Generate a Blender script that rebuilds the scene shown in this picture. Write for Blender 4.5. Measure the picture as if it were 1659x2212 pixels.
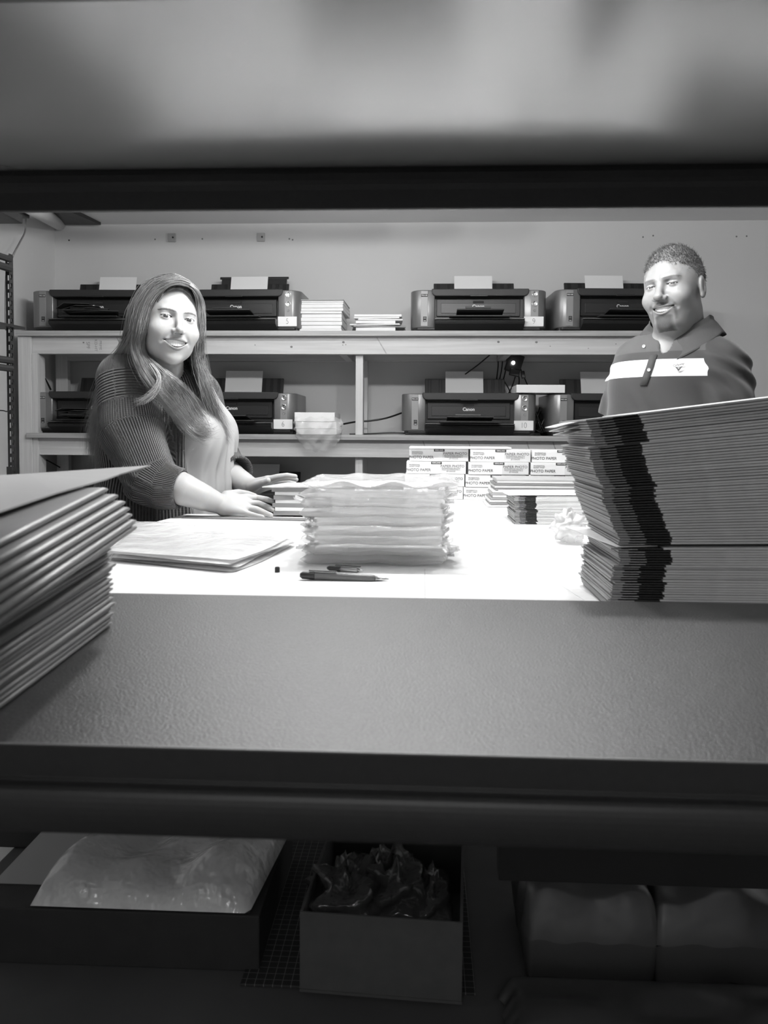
import bpy, bmesh, math, random
import numpy as np
from mathutils import Vector, Matrix, Euler
random.seed(7); np.random.seed(7)
PI = math.pi
for _o in list(bpy.data.objects): bpy.data.objects.remove(_o)
SC = bpy.context.scene
COL = SC.collection

# ------------------------------------------------------------------ camera
FPX = 1750.0; CX = 829.5; CY = 1013.0; HC = 1.27
YAW = 0.049; PITCH = math.atan(78/FPX); ROLL = 0.0063
RM = Matrix.Rotation(YAW, 3, 'Z') @ Matrix.Rotation(PI/2-PITCH, 3, 'X') @ Matrix.Rotation(ROLL, 3, 'Z')
camd = bpy.data.cameras.new('camera'); cam = bpy.data.objects.new('camera', camd); COL.objects.link(cam)
cam.matrix_world = Matrix.Translation((0, 0, HC)) @ RM.to_4x4()
camd.sensor_fit = 'AUTO'; camd.sensor_width = 36; camd.lens = FPX/2212*36
camd.shift_x = 0; camd.shift_y = -(1106-CY)/2212
camd.clip_start = 0.02; camd.clip_end = 50
camd.dof.use_dof = True; camd.dof.focus_distance = 2.6; camd.dof.aperture_fstop = 11.0
SC.camera = cam
SC.view_settings.view_transform = 'Standard'; SC.view_settings.look = 'None'
SC.view_settings.gamma = 1; SC.view_settings.use_curve_mapping = False
SC.view_settings.exposure = 0.0

def ray(px, py):
    return RM @ Vector(((px-CX)/FPX, -(py-CY)/FPX, -1))
def W(px, py, Y):                      # photo pixel -> point on the vertical plane at distance Y
    r = ray(px, py); t = Y/r.y
    return Vector((r.x*t, Y, HC+r.z*t))
def WZ(px, py, z):                     # photo pixel -> point on the horizontal plane at height z
    r = ray(px, py); t = (z-HC)/r.z
    return Vector((r.x*t, r.y*t, z))

# ------------------------------------------------------------------ world and light
wd = bpy.data.worlds.new('world'); SC.world = wd; wd.use_nodes = True
wd.node_tree.nodes['Background'].inputs[0].default_value = (1, 1, 1, 1)
wd.node_tree.nodes['Background'].inputs[1].default_value = 0.012

LAMP1 = (0.0, 1.92, 2.30); LAMP_W = 80.0; LAMP2 = (-0.55, 3.20, 2.30); LAMP2_W = 13.0
def area(name, loc, size, power, rot=(0, 0, 0)):
    l = bpy.data.lights.new(name, 'AREA'); l.shape = 'RECTANGLE'; l.size = size[0]; l.size_y = size[1]
    l.energy = power; o = bpy.data.objects.new(name, l); o.location = loc; o.rotation_euler = rot
    COL.objects.link(o); return o
def bulb(name, loc, power, r=.04):
    l = bpy.data.lights.new(name, 'POINT'); l.energy = power; l.shadow_soft_size = r
    o = bpy.data.objects.new(name, l); o.location = loc; COL.objects.link(o); return o
for k in range(3):                       # the bare tube over the work table
    bulb('table_lamp_light', (LAMP1[0]+(-.36, 0, .36)[k], LAMP1[1], LAMP1[2]-0.07), LAMP_W/3)
for k in range(3):                       # second tube further back on the left
    bulb('back_lamp_light', (LAMP2[0]+(-.36, 0, .36)[k], LAMP2[1], LAMP2[2]-0.07), LAMP2_W/3)
area('room_fill_light', (-0.1, -1.6, 2.36), (1.1, 0.2), 9.0)  # unseen fill behind the camera, brightens the rack front and stacks

# ------------------------------------------------------------------ materials
MATS = {}
def mat(name, c, rough=0.6, metal=0.0, spec=0.5, noise=None, bump=None, alpha=None, trans=0.0, coat=0.0, sheen=0.0, emit=0.0, sss=0.0):
    """grey procedural material. noise=(scale, amount[, stretch xyz]) varies the grey, bump=(scale, strength[, stretch])"""
    if name in MATS: return MATS[name]
    m = bpy.data.materials.new(name); m.use_nodes = True; nt = m.node_tree; b = nt.nodes['Principled BSDF']
    if not isinstance(c, (tuple, list)): c = (c, c, c)
    b.inputs['Base Color'].default_value = (*c, 1)
    b.inputs['Roughness'].default_value = rough; b.inputs['Metallic'].default_value = metal
    b.inputs['Specular IOR Level'].default_value = spec
    b.inputs['Transmission Weight'].default_value = trans
    b.inputs['Coat Weight'].default_value = coat; b.inputs['Sheen Weight'].default_value = sheen
    if alpha is not None: b.inputs['Alpha'].default_value = alpha
    if sss: 
        b.inputs['Subsurface Weight'].default_value = sss; b.inputs['Subsurface Radius'].default_value = (0.01, 0.008, 0.006); b.inputs['Subsurface Scale'].default_value = 0.6
    if emit:
        b.inputs['Emission Color'].default_value = (1, 1, 1, 1); b.inputs['Emission Strength'].default_value = emit
    tc = nt.nodes.new('ShaderNodeTexCoord')
    def tex(sc, st):
        mp = nt.nodes.new('ShaderNodeMapping'); nt.links.new(tc.outputs['Object'], mp.inputs[0]); mp.inputs['Scale'].default_value = st
        n = nt.nodes.new('ShaderNodeTexNoise'); n.inputs['Scale'].default_value = sc; n.inputs['Detail'].default_value = 4
        nt.links.new(mp.outputs[0], n.inputs['Vector']); return n
    if noise:
        n = tex(noise[0], noise[2] if len(noise) > 2 else (1, 1, 1))
        r = nt.nodes.new('ShaderNodeMapRange'); r.inputs[1].default_value = 0.3; r.inputs[2].default_value = 0.7
        r.inputs[3].default_value = 1-noise[1]; r.inputs[4].default_value = 1+noise[1]
        nt.links.new(n.outputs[0], r.inputs[0])
        mx = nt.nodes.new('ShaderNodeMix'); mx.data_type = 'RGBA'; mx.blend_type = 'MULTIPLY'; mx.inputs[0].default_value = 1
        mx.inputs[6].default_value = (*c, 1); nt.links.new(r.outputs[0], mx.inputs[7]); nt.links.new(mx.outputs[2], b.inputs['Base Color'])
    if bump:
        n = tex(bump[0], bump[2] if len(bump) > 2 else (1, 1, 1))
        bp = nt.nodes.new('ShaderNodeBump'); bp.inputs['Strength'].default_value = bump[1]; bp.inputs['Distance'].default_value = 0.002
        nt.links.new(n.outputs[0], bp.inputs['Height']); nt.links.new(bp.outputs[0], b.inputs['Normal'])
    MATS[name] = m; return m

# ------------------------------------------------------------------ mesh builders
class MB:
    def __init__(s): s.v = []; s.f = []
    def add(s, vs, fs):
        n = len(s.v); s.v += [tuple(v) for v in vs]; s.f += [tuple(i+n for i in f) for f in fs]; return s
    def box(s, lo, hi, M=None):
        x0, y0, z0 = lo; x1, y1, z1 = hi
        vs = [(x0,y0,z0),(x1,y0,z0),(x1,y1,z0),(x0,y1,z0),(x0,y0,z1),(x1,y0,z1),(x1,y1,z1),(x0,y1,z1)]
        if M is not None: vs = [M @ Vector(v) for v in vs]
        return s.add(vs, [(0,3,2,1),(4,5,6,7),(0,1,5,4),(1,2,6,5),(2,3,7,6),(3,0,4,7)])
    def prism(s, pts, a, b, axis='z', M=None):       # polygon (2D) extruded from a to b along axis
        n = len(pts)
        def mk(p, t):
            v = (p[0], p[1], t) if axis == 'z' else ((p[0], t, p[1]) if axis == 'y' else (t, p[0], p[1]))
            return M @ Vector(v) if M is not None else v
        vs = [mk(p, a) for p in pts]+[mk(p, b) for p in pts]
        fs = [tuple(range(n))[::-1], tuple(range(n, 2*n))]+[(i, (i+1) % n, n+(i+1) % n, n+i) for i in range(n)]
        return s.add(vs, fs)
    def tube(s, pts, r, seg=8, cap=True):
        pts = [Vector(p) for p in pts]; n = len(pts); rs = r if isinstance(r, (list, tuple)) else [r]*n
        up = Vector((0, 0, 1)); vs = []; prev = None
        for i, p in enumerate(pts):
            t = (pts[min(i+1, n-1)]-pts[max(i-1, 0)]).normalized()
            if prev is None:
                a = t.orthogonal().normalized()
            else:
                a = (prev-t*prev.dot(t))
                a = a.normalized() if a.length > 1e-6 else t.orthogonal().normalized()
            prev = a; b = t.cross(a)
            for k in range(seg):
                w = 2*PI*k/seg; vs.append(p+a*(rs[i]*math.cos(w))+b*(rs[i]*math.sin(w)))
        fs = [(i*seg+k, i*seg+(k+1) % seg, (i+1)*seg+(k+1) % seg, (i+1)*seg+k) for i in range(n-1) for k in range(seg)]
        if cap: fs += [tuple(range(seg))[::-1], tuple(range((n-1)*seg, n*seg))]
        return s.add(vs, fs)
    def lathe(s, prof, M=None, seg=20):              # prof [(r,z)]
        vs = []
        for r, z in prof:
            for k in range(seg):
                v = Vector((r*math.cos(2*PI*k/seg), r*math.sin(2*PI*k/seg), z)); vs.append(M @ v if M is not None else v)
        n = len(prof)
        fs = [(i*seg+k, i*seg+(k+1) % seg, (i+1)*seg+(k+1) % seg, (i+1)*seg+k) for i in range(n-1) for k in range(seg)]
        fs += [tuple(range(seg))[::-1], tuple(range((n-1)*seg, n*seg))]
        return s.add(vs, fs)
    def grid(s, fn, nu, nv):
        vs = [fn(i/(nu-1), j/(nv-1)) for i in range(nu) for j in range(nv)]
        fs = [(i*nv+j, (i+1)*nv+j, (i+1)*nv+j+1, i*nv+j+1) for i in range(nu-1) for j in range(nv-1)]
        return s.add(vs, fs)
    def build(s, name, m, parent=None, bevel=0, smooth=False, loc=None, solid=0, subd=0, seg=2):
        me = bpy.data.meshes.new(name); me.from_pydata([tuple(v) for v in s.v], [], s.f); me.update()
        return finish(name, me, m, parent, bevel, smooth, loc, solid, subd, seg)
def finish(name, me, m, parent=None, bevel=0, smooth=False, loc=None, solid=0, subd=0, seg=2):
    bm = bmesh.new(); bm.from_mesh(me)
    if len(bm.faces) < 60000: bmesh.ops.recalc_face_normals(bm, faces=bm.faces)
    if smooth:
        for f in bm.faces: f.smooth = True
    bm.to_mesh(me); bm.free()
    for mm in (m if isinstance(m, (list, tuple)) else [m]): me.materials.append(mm)
    o = bpy.data.objects.new(name, me); COL.objects.link(o)
    if parent is not None: o.parent = parent
    if loc is not None: o.location = loc
    if bevel:
        b = o.modifiers.new('bevel', 'BEVEL'); b.width = bevel; b.segments = seg; b.limit_method = 'ANGLE'; b.angle_limit = 0.6
    if solid:
        b = o.modifiers.new('thick', 'SOLIDIFY'); b.thickness = solid; b.offset = 0
    if subd:
        b = o.modifiers.new('sub', 'SUBSURF'); b.levels = subd; b.render_levels = subd
    return o
def tag(o, label=None, cat=None, group=None, kind=None):
    if label: o['label'] = label
    if cat: o['category'] = cat
    if group: o['group'] = group
    if kind: o['kind'] = kind
    return o
def thing(name, loc, label, cat, group=None, rz=0):
    o = bpy.data.objects.new(name, None); COL.objects.link(o); o.location = loc; o.rotation_euler = (0, 0, rz)
    o.empty_display_size = 0.05
    return tag(o, label, cat, group)
def copy_tree(o, parent=None):
    c = o.copy(); COL.objects.link(c)
    if parent is not None: c.parent = parent
    for ch in list(o.children): copy_tree(ch, c)
    return c
def text(name, s, size, m, parent=None, M=None, ext=0.0003, align='CENTER', xs=1.0, bold=0.0):
    cu = bpy.data.curves.new(name, 'FONT'); cu.body = s; cu.size = size; cu.extrude = ext; cu.align_x = align; cu.align_y = 'CENTER'; cu.offset = bold
    t = bpy.data.objects.new('tmp', cu); COL.objects.link(t); bpy.context.view_layer.update()
    me = bpy.data.meshes.new_from_object(t.evaluated_get(bpy.context.evaluated_depsgraph_get()))
    bpy.data.objects.remove(t)
    R = Matrix.Rotation(PI/2, 4, 'X') @ Matrix.Scale(xs, 4, (1, 0, 0))      # writing faces -Y
    me.transform((M if M is not None else Matrix()) @ R)
    me.materials.clear(); me.materials.append(m); me.name = name
    o = bpy.data.objects.new(name, me); COL.objects.link(o)
    if parent is not None: o.parent = parent
    return o
def T(x, y, z): return Matrix.Translation((x, y, z))
def RZ(a): return Matrix.Rotation(a, 4, 'Z')
def RX(a): return Matrix.Rotation(a, 4, 'X')
def RY(a): return Matrix.Rotation(a, 4, 'Y')
# ------------------------------------------------------------------ shared materials
M_wall = mat('wall_paint', 0.66, 0.75, noise=(1.2, 0.03), bump=(180, 0.05))
M_ceil = mat('ceiling_paint', 0.80, 0.85)
M_floor = mat('floor_concrete', 0.18, 0.55, noise=(3, 0.2))
M_pine = mat('pine_wood', 0.58, 0.6, noise=(5, 0.10, (0.6, 9, 14)), bump=(6, 0.15, (1, 20, 20)))
M_pinev = mat('pine_wood_upright', 0.60, 0.6, noise=(5, 0.10, (14, 9, 0.6)), bump=(6, 0.15, (20, 20, 1)))
M_ply = mat('plywood_edge', 0.40, 0.6, noise=(3, 0.22, (0.8, 6, 30)))
M_plyface = mat('plywood_face', 0.42, 0.6, noise=(2, 0.12, (0.4, 6, 1)))
M_knot = mat('pine_knot', 0.16, 0.6, noise=(60, 0.4))
M_blacksteel = mat('black_powder_steel', 0.035, 0.42, noise=(30, 0.15), bump=(500, 0.08))
M_steelgrey = mat('rack_grey_steel', 0.05, 0.38, bump=(600, 0.05))
M_white = mat('white_laminate', 0.86, 0.35, noise=(2, 0.01))
M_paper = mat('white_paper', 0.85, 0.6, noise=(15, 0.02))
M_chrome = mat('chrome', 0.75, 0.18, metal=1.0)
M_black = mat('black_plastic', 0.012, 0.35)
M_dark = mat('matt_dark', 0.02, 0.7)

def struct(o): o['kind'] = 'structure'; return o
ZC = 2.462; YB = 4.65; XL = -2.147
pL = WZ(63, 458, ZC)                                           # left wall / ceiling line towards the camera
dL = Vector((pL.x-XL, pL.y-YB)).normalized()
def wall_left_x(y): return XL + (y-YB)*dL.x/dL.y
xl2 = wall_left_x(-2.3)
struct(MB().box((XL-0.2, YB, -0.02), (2.7, YB+0.1, ZC+0.1)).build('wall_back', M_wall))
struct(MB().prism([(XL, YB), (xl2, -2.3), (xl2-0.1, -2.3), (XL-0.1, YB)], 0, ZC, 'z').build('wall_left', M_wall))
struct(MB().box((2.6, -2.3, 0), (2.7, YB, ZC)).build('wall_right', M_wall))
struct(MB().box((xl2-0.1, -2.4, 0), (2.7, -2.3, ZC)).build('wall_front', M_wall))
struct(MB().box((xl2-0.1, -2.4, -0.1), (2.7, YB+0.1, 0)).build('floor', M_floor))
struct(MB().box((xl2-0.1, -2.4, ZC), (2.7, YB+0.1, ZC+0.1)).build('ceiling', M_ceil))

# ceiling lamp over the work table (off the picture, lights it) and an unseen fill lamp behind the camera
def fixture(loc, L, w, label, rz=0):
    t = thing('ceiling_lamp', loc, label, 'lamp', rz=rz)
    MB().box((-L/2-0.04, -w/2-0.01, 0.0), (L/2+0.04, w/2+0.01, .035)).build('housing', mat('lamp_housing', 0.8, 0.4), t, bevel=0.008)
    for x in (-L*.35, L*.35): MB().tube([(x, 0, .03), (x, 0, ZC-loc[2])], .006, 8).build('hanger_rod', mat('lamp_housing', 0.8, 0.4), t)
    MB().box((-L/2, -w/2, -0.012), (L/2, w/2, 0.0)).build('diffuser', mat('lamp_diffuser', 0.9, 0.4, emit=6.0), t)
    return t
fixture(LAMP1, 1.2, 0.09, 'long white fluorescent ceiling lamp above the white work table')
fixture(LAMP2, 1.2, 0.09, 'long white fluorescent ceiling lamp further back on the left', 0)
fixture((-0.1, -1.6, 2.40), 1.1, 0.2, 'unseen white fill lamp behind the camera for the front of the rack')

# ------------------------------------------------------------------ pine shelving on the back wall
YF = 4.12; XR = 1.36
SHZ = [1.784, 1.259, 0.735]
sh = thing('wooden_shelving', (0, YF, 0), 'long pine and plywood shelving unit with two visible tiers against the back wall', 'shelf')
def nail_and_knots(x0, x1, z0, z1, n, seed):
    rnd = random.Random(seed)
    for i in range(n):
        mb = MB(); x = rnd.uniform(x0+.1, x1-.1); z = rnd.uniform(z0+.02, z1-.02); r = rnd.choice((.003, .003, .005, .007)); y = .018
        if rnd.random() < .3:
            l = rnd.uniform(.02, .05); mb.prism([(x, z1-.004), (x+.006, z1-.004), (x+l+.006, z0+.004), (x+l, z0+.004)], y-.0005, y+.002, 'y')
            mb.build('grain_streak', M_streak, sh)
        else:
            mb.prism([(x+r*math.cos(k*PI/4), z+r*.8*math.sin(k*PI/4)) for k in range(8)], y-.0005, y+.002, 'y')
            mb.build('knot', M_knot, sh)
M_streak = mat('grain_streak', .36, .6, noise=(50, .3))
for i, z in enumerate(SHZ):
    x0 = -2.105 if i == 0 else -2.055
    MB().box((x0, -0.022, z-0.026), (XR, 0.50, z)).build('shelf_board', M_ply, sh, bevel=0.0015)
    MB().box((-2.035, 0.018, z-0.026-0.089), (XR, 0.056, z-0.026)).build('front_beam', M_pine, sh, bevel=0.002)
    MB().box((-2.035, 0.430, z-0.026-0.089), (XR, 0.468, z-0.026)).build('rear_beam', M_pine, sh, bevel=0.002)
    if i < 2: nail_and_knots(-2.0, XR, z-.115, z-.026, 16, i+3)
    for x in (-1.25, -0.42, 0.42, 1.2):
        MB().box((x-.019, 0.046, z-0.115), (x+.019, 0.43, z-0.026)).build('cross_beam', M_pine, sh)
for x, w in ((-2.07, 0.07), (XR-0.019, 0.038)):
    MB().box((x-w/2, 0.0, 0), (x+w/2, 0.04, SHZ[0]-0.026)).build('post', M_pinev, sh, bevel=0.002)
    MB().box((x-w/2, 0.43, 0), (x+w/2, 0.47, SHZ[0]-0.026)).build('post', M_pinev, sh, bevel=0.002)
MB().box((-2.035, 0.006, 0), (-2.006, 0.095, SHZ[0]-0.115)).build('post', M_pinev, sh, bevel=0.002)
xm = W(776, 850, YF+.05).x
for z0, z1 in ((SHZ[1], SHZ[0]-.115), (SHZ[2], SHZ[1]-.115), (0, SHZ[2]-.115)):
    MB().box((xm-.019, 0.05, z0), (xm+.019, 0.139, z1)).build('post', M_pinev, sh, bevel=0.0015)
    MB().box((xm-.019, 0.39, z0), (xm+.019, 0.429, z1)).build('post', M_pinev, sh)
# pencilled lumber stamps on the front beam
st = M_knot
for (px, s, sz) in ((190, 'SPF', .026), (207, 'KD-HT', .02), (217, 'PRIME', .018)):
    p = W(px, 746, YF+.017)
    text('stamp', s, sz, mat('faded_ink', 0.25, .7), sh, T(p.x, p.y-YF, p.z) @ RY(PI/2), .0002)

# outlet plates left from cable holders and small holes in the wall
for px, py in ((372, 514), (564, 513)):
    p = W(px, py, YB)
    t = thing('wall_bracket', p, 'small square metal bracket screwed to the wall, %s of the two above the printers' % ('left' if px < 400 else 'right'), 'bracket')
    MB().box((-.022, -.012, -.024), (.022, 0, .024)).build('plate', mat('bracket_metal', .42, .45, metal=.3), t, bevel=.002)
    MB().lathe([(.005, 0), (.005, .004), (.003, .005)], T(.008, -.012, 0) @ RX(PI/2), 10).build('screw', M_dark, t)
    if px < 400: MB().box((-.034, -.006, -.022), (-.022, 0, .026)).build('tab', mat('bracket_metal2', .55, .45), t)
for i, (px, py) in enumerate(((149, 519), (335, 517), (437, 516), (625, 516), (632, 518), (1389, 512), (1411, 509), (1591, 511), (1613, 510))):
    p = W(px, py, YB)
    tag(MB().lathe([(.005, 0), (.004, .002)], T(p.x, YB, p.z) @ RX(PI/2), 8).build('wall_plug', M_dark if i == 0 else mat('plug_grey', .2, .6)),
        ['dark screw hole in the wall above the leftmost printer', 'tiny hole just left of the left wall bracket', 'tiny hole just right of the left wall bracket',
         'left one of two tiny holes right of the right wall bracket', 'right one of two tiny holes right of the right wall bracket', 'left one of two small holes in the wall left above the man',
         'right one of two small holes in the wall left above the man', 'left one of two small holes in the wall right above the man', 'right one of two small holes in the wall right above the man'][i], 'wall hole', 'holes in the back wall')

# ------------------------------------------------------------------ slotted steel rack on the left wall
RY0 = 3.55
rk = thing('steel_rack', (0, 0, 0), 'black slotted steel shelving rack along the left wall', 'shelf')
def slotted_post(x, y, zt, parent, dx=1):
    mb = MB(); pitch = .0385; w = .034
    for (ax) in (0, 1):
        def bx(a0, a1, z0, z1):
            if ax == 0: mb.box((x+min(a0*dx, a1*dx), y-.001, z0), (x+max(a0*dx, a1*dx), y+.001, z1))
            else: mb.box((x-.001, y-a1, z0), (x+.001, y-a0, z1))
        bx(0, .010, .0, zt); bx(w-.009, w, 0, zt)
        z = .05
        bx(.010, w-.009, 0, z)
        while z < zt-.03:
            bx(.010, w-.009, z+.023, min(z+pitch, zt))
            bx(.010, .014, z, z+.010); z += pitch
    return mb.build('post', M_blacksteel, parent)
pc = W(31, 800, RY0).x
zt = W(27, 551, RY0).z
for (x, y, d) in ((pc, RY0, -1), (pc-.20, RY0, 1), (pc-.18, RY0-1.2, -1), (pc-.38, RY0-1.2, 1)):
    slotted_post(x, y, zt, rk, d)
MB().box((pc-.036, RY0-.012, .9), (pc+.003, RY0+.003, W(30, 1008, RY0).z)).build('post_sleeve', M_blacksteel, rk)
def rack_beam(py, h, m):
    z = W(26, py, RY0).z
    MB().tube([(pc-.004, RY0-.02, z), (pc-.18, RY0-1.2, z)], h/2, 8).build('beam', m, rk)
for py, h in ((562, .03), (582, .034), (780, .032), (797, .03)):
    rack_beam(py, h, M_steelgrey)
for py in (576, 706, 792):
    z = W(26, py, RY0).z
    ex = .035 if py == 706 else 0
    MB().prism([(pc-.01+ex, RY0+.02+ex), (pc-.24, RY0+.02), (pc-.42, RY0-1.2), (pc-.19+ex, RY0-1.2)], z-.006, z+.006, 'z').build('rack_shelf', M_blacksteel, rk)
# dark beam and cables hanging at the ceiling in the corner
p0 = W(70, 462, 4.2)
t = thing('ceiling_duct', (0, 0, 0), 'white painted pipe running under the ceiling into the back left corner', 'pipe')
a = W(128, 484, 4.62); b = W(78, 455, 3.9); MB().tube([a, b+(b-a)*.5], .035, 12).build('pipe', mat('pipe_white', .6, .5), t, smooth=True)
c = W(110, 485, 4.55); 
q = [W(125, 486, 4.6), W(218, 486, 4.6), W(205, 462, 4.55), W(190, 440, 4.4), W(110, 440, 4.1)]
mb = MB(); n = len(q)
mb.add([v for v in q]+[v+Vector((0, 0, .05)) for v in q], [tuple(range(n)), tuple(range(n, 2*n))]+[(i, (i+1) % n, n+(i+1) % n, n+i) for i in range(n)])
tag(mb.build('roof_panel', mat('dark_board', .03, .5, noise=(6, .4, (6, 1, 1)))), 'dark board fixed under the ceiling right of the white pipe', 'panel')
mb = MB()
for (x0, y0, x1, y1, Y) in ((-60, 452, 60, 470, 3.9), (-60, 478, 45, 481, 3.5)):
    a, b = W(x0, y0, Y), W(x1, y0, Y); c = W(x1, y1, Y)
    mb.box((a.x, Y-.25, c.z), (b.x, Y+.02, c.z+.035))
tag(mb.build('dark_tray', M_blacksteel, bevel=.004), 'black cable tray hanging below the ceiling in the left corner', 'cable tray')
def cable(pts, r, name, label, m=None, parent=None):
    pts = [Vector(p) for p in pts]; out = []
    for i in range(len(pts)-1):
        p0 = pts[max(i-1, 0)]; p1 = pts[i]; p2 = pts[i+1]; p3 = pts[min(i+2, len(pts)-1)]
        for k in range(8):
            s = k/8; out.append(.5*((2*p1)+(p2-p0)*s+(2*p0-5*p1+4*p2-p3)*s*s+(3*p1-p0-3*p2+p3)*s**3))
    out.append(pts[-1])
    o = MB().tube(out, r, 6).build(name, m or M_black, parent, smooth=True)
    if label: tag(o, label, 'cable')
    return o
cable([W(56, 470, 4.0), W(54, 500, 4.0), W(42, 525, 3.8), W(30, 548, 3.58), W(22, 570, 3.62), W(13, 600, 3.7), W(12, 700, 3.7), W(14, 712, 3.65)], .004, 'cable', 'thin grey cable hanging from the ceiling tray to the top of the slotted rack', mat('grey_cable', .2, .5))
cable([W(-20, 886, 3.75), W(6, 887, 3.75), W(14, 889, 3.74), W(24, 886, 3.7)], .003, 'cable', 'thin black wire crossing the left wall behind the slotted rack')

# ------------------------------------------------------------------ white work tables
ZT = 1.036
def tx(y): return -0.7158 + (y-1.833)*(-.6676+.7158)/(2.3374-1.833)
def table(y0, y1, z, label, legm, xr=.74, xl=None):
    t = thing('work_table', (0, (y0+y1)/2, 0), label, 'table'); ym = (y0+y1)/2
    tx = (lambda y: xl) if xl is not None else globals()['tx']
    MB().prism([(tx(y0), y0-ym), (tx(y1), y1-ym), (xr, y1-ym), (xr, y0-ym)], z-.03, z, 'z').build('tabletop', M_white, t, bevel=.002)
    for yy in (y0+.06, y1-.06):
        for xx in (tx(yy)+.08, xr-.08):
            MB().box((xx-.025, yy-.025-ym, 0), (xx+.025, yy+.025-ym, z-.03)).build('leg', legm, t, bevel=.004)
    for yy in (y0+.06, y1-.06):
        MB().box((tx(yy)+.1, yy-.012-ym, z-.10), (xr-.1, yy+.012-ym, z-.03)).build('apron', legm, t)
    return t
YT1 = 2.27; YM1 = (.985+YT1)/2
TB1 = table(.985, YT1, ZT, 'white work table directly behind the dark steel rack', M_dark, xr=.60)
TB2 = table(YT1+.003, 3.32, ZT, 'far white work table holding the photo paper boxes', M_dark, xr=.585, xl=-.42)
p = WZ(392, 1120, ZT); q = WZ(660, 1126, ZT)
tag(MB().prism([(p.x, p.y), (q.x, q.y), (q.x, q.y+.05), (p.x, p.y+.05)], ZT, ZT+.003, 'z').build('flat_strip', mat('strip_grey', .16, .5)), 'grey strip lying flat across the white table under the woman\'s near hand', 'strip')
# lower shelf of the near table
US = .50
MB().box((-.75, .99-YM1, US-.02), (.60, YT1-.02-YM1, US)).build('lower_shelf', mat('lower_shelf_board', .10, .6, noise=(4, .2)), TB1)
# seam drawn across the near table top
s0 = WZ(917, 1230, ZT); s1 = WZ(917, 1300, ZT)
MB().prism([(s0.x, s0.y-YM1), (s0.x+.0012, s0.y-YM1), (s1.x+.0012, .986-YM1), (s1.x, .986-YM1)], ZT, ZT+.0004, 'z').build('seam', mat('seam_grey', .55, .5), TB1)

# ------------------------------------------------------------------ dark steel rack the picture is taken through
ZS = 1.0755; RB = .95; RF = .472
def speck(name, c, rough, amt):
    m = mat(name, c, rough, noise=(420, amt), bump=(520, .34)); return m
M_shelf = speck('speckled_shelf_laminate', 0.045, .40, .45)
M_under = mat('shelf_underside', .30, .22, metal=.50, spec=1.0, noise=(2, .04, (1, 3, 1)), bump=(3, .06))
M_lip = mat('rack_beam_dark', .026, .42, noise=(200, .08), bump=(800, .04))
fr = thing('storage_rack', (0, 0, 0), 'dark steel and board storage rack in the foreground seen from the front', 'shelf')
MB().box((-.80, RF+.008, ZS-.013), (.80, RB, ZS)).build('shelf_board', M_shelf, fr, bevel=.0008)
MB().box((-.80, RF+.008, 1.575), (.80, RB-.004, 1.590)).build('upper_board', M_under, fr)
# beams: profile in (y,z)
def beam_prof(pts, name, m=M_lip): return MB().prism(pts, -.80, .80, 'x').build(name, m, fr, bevel=.0006)
beam_prof([(RF, ZS+.0042), (RF+.0022, ZS+.0042), (RF+.0022, ZS-.045), (RF-.002, ZS-.045), (RF-.002, ZS-.0156), (RF, ZS-.0156)], 'front_rail')
MB().box((-.80, RF+.0001, ZS+.0042), (.80, RF+.0021, ZS+.0047)).build('rail_edge', mat('lit_bare_edge', .14, .45), fr)  # bare edge, strip paler than the rail for the light it catches
rp = [(.4615+.0, 0)]
prof = []
for k in range(13):
    w = -PI/2+PI*k/12
    prof.append((.468-.0085*math.cos(w)**.6 if math.cos(w) > 0 else .468, 1.0438+.0145*math.sin(w)))
prof = [(.476, 1.0293)]+prof+[(.476, 1.0583)]
MB().prism(prof, -.80, .80, 'x').build('front_tube', M_lip, fr, smooth=False)
beam_prof([(RB-.022, ZS-.014), (RB, ZS-.014), (RB, ZS-.05), (RB-.022, ZS-.05)], 'back_beam')
prof = [(RB+.004, 1.575), (RB-.004, 1.5750), (RB-.0065, 1.5750), (RB-.0085, 1.568), (RB-.0085, 1.560), (RB-.006, 1.556), (RB-.004, 1.550), (RB-.002, 1.530), (RB, 1.5285), (RB+.004, 1.5285)]
beam_prof(prof, 'upper_back_beam')
beam_prof([(RF, 1.529), (RF+.02, 1.529), (RF+.02, 1.575), (RF+.02, 1.60), (RF, 1.60)], 'upper_front_beam')
for x in (-.83, .80):
    for y in (RF-.01, RB-.02):
        MB().box((x, y, 0), (x+.03, y+.03, 1.95)).build('post', M_blacksteel, fr, bevel=.002)
# ------------------------------------------------------------------ photo printers
M_silver = mat('printer_silver', .22, .34, metal=.55)
M_silver2 = mat('printer_silver_strip', .27, .5, metal=.3)
M_pblack = mat('printer_black', .013, .42)
M_pblack2 = mat('printer_black_matt', .022, .5)
M_pgrey = mat('printer_dark_grey', .10, .4)
M_pwhite = mat('printed_white', .75, .5)
M_ink = mat('pen_ink', .06, .6)
M_sheet = mat('paper_sheet', .86, .6)
M_card = mat('white_card', .85, .6)
def side_poly(sgn):
    """plan outline of a side panel: rounded outer front corner; sgn -1 left, +1 right"""
    xo = .3445; xi = .222 if sgn < 0 else .228; pts = [(xi, .38), (xi, 0.004)]
    pts += [(xo-.075, 0.0)]
    for k in range(7):
        a = -PI/2+(PI/2)*k/6; pts.append((xo-.06+.06*math.cos(a), .06+.06*math.sin(a)))
    pts += [(xo, .34), (xo-.02, .38)]
    return [(sgn*x, y) for x, y in pts]
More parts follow.
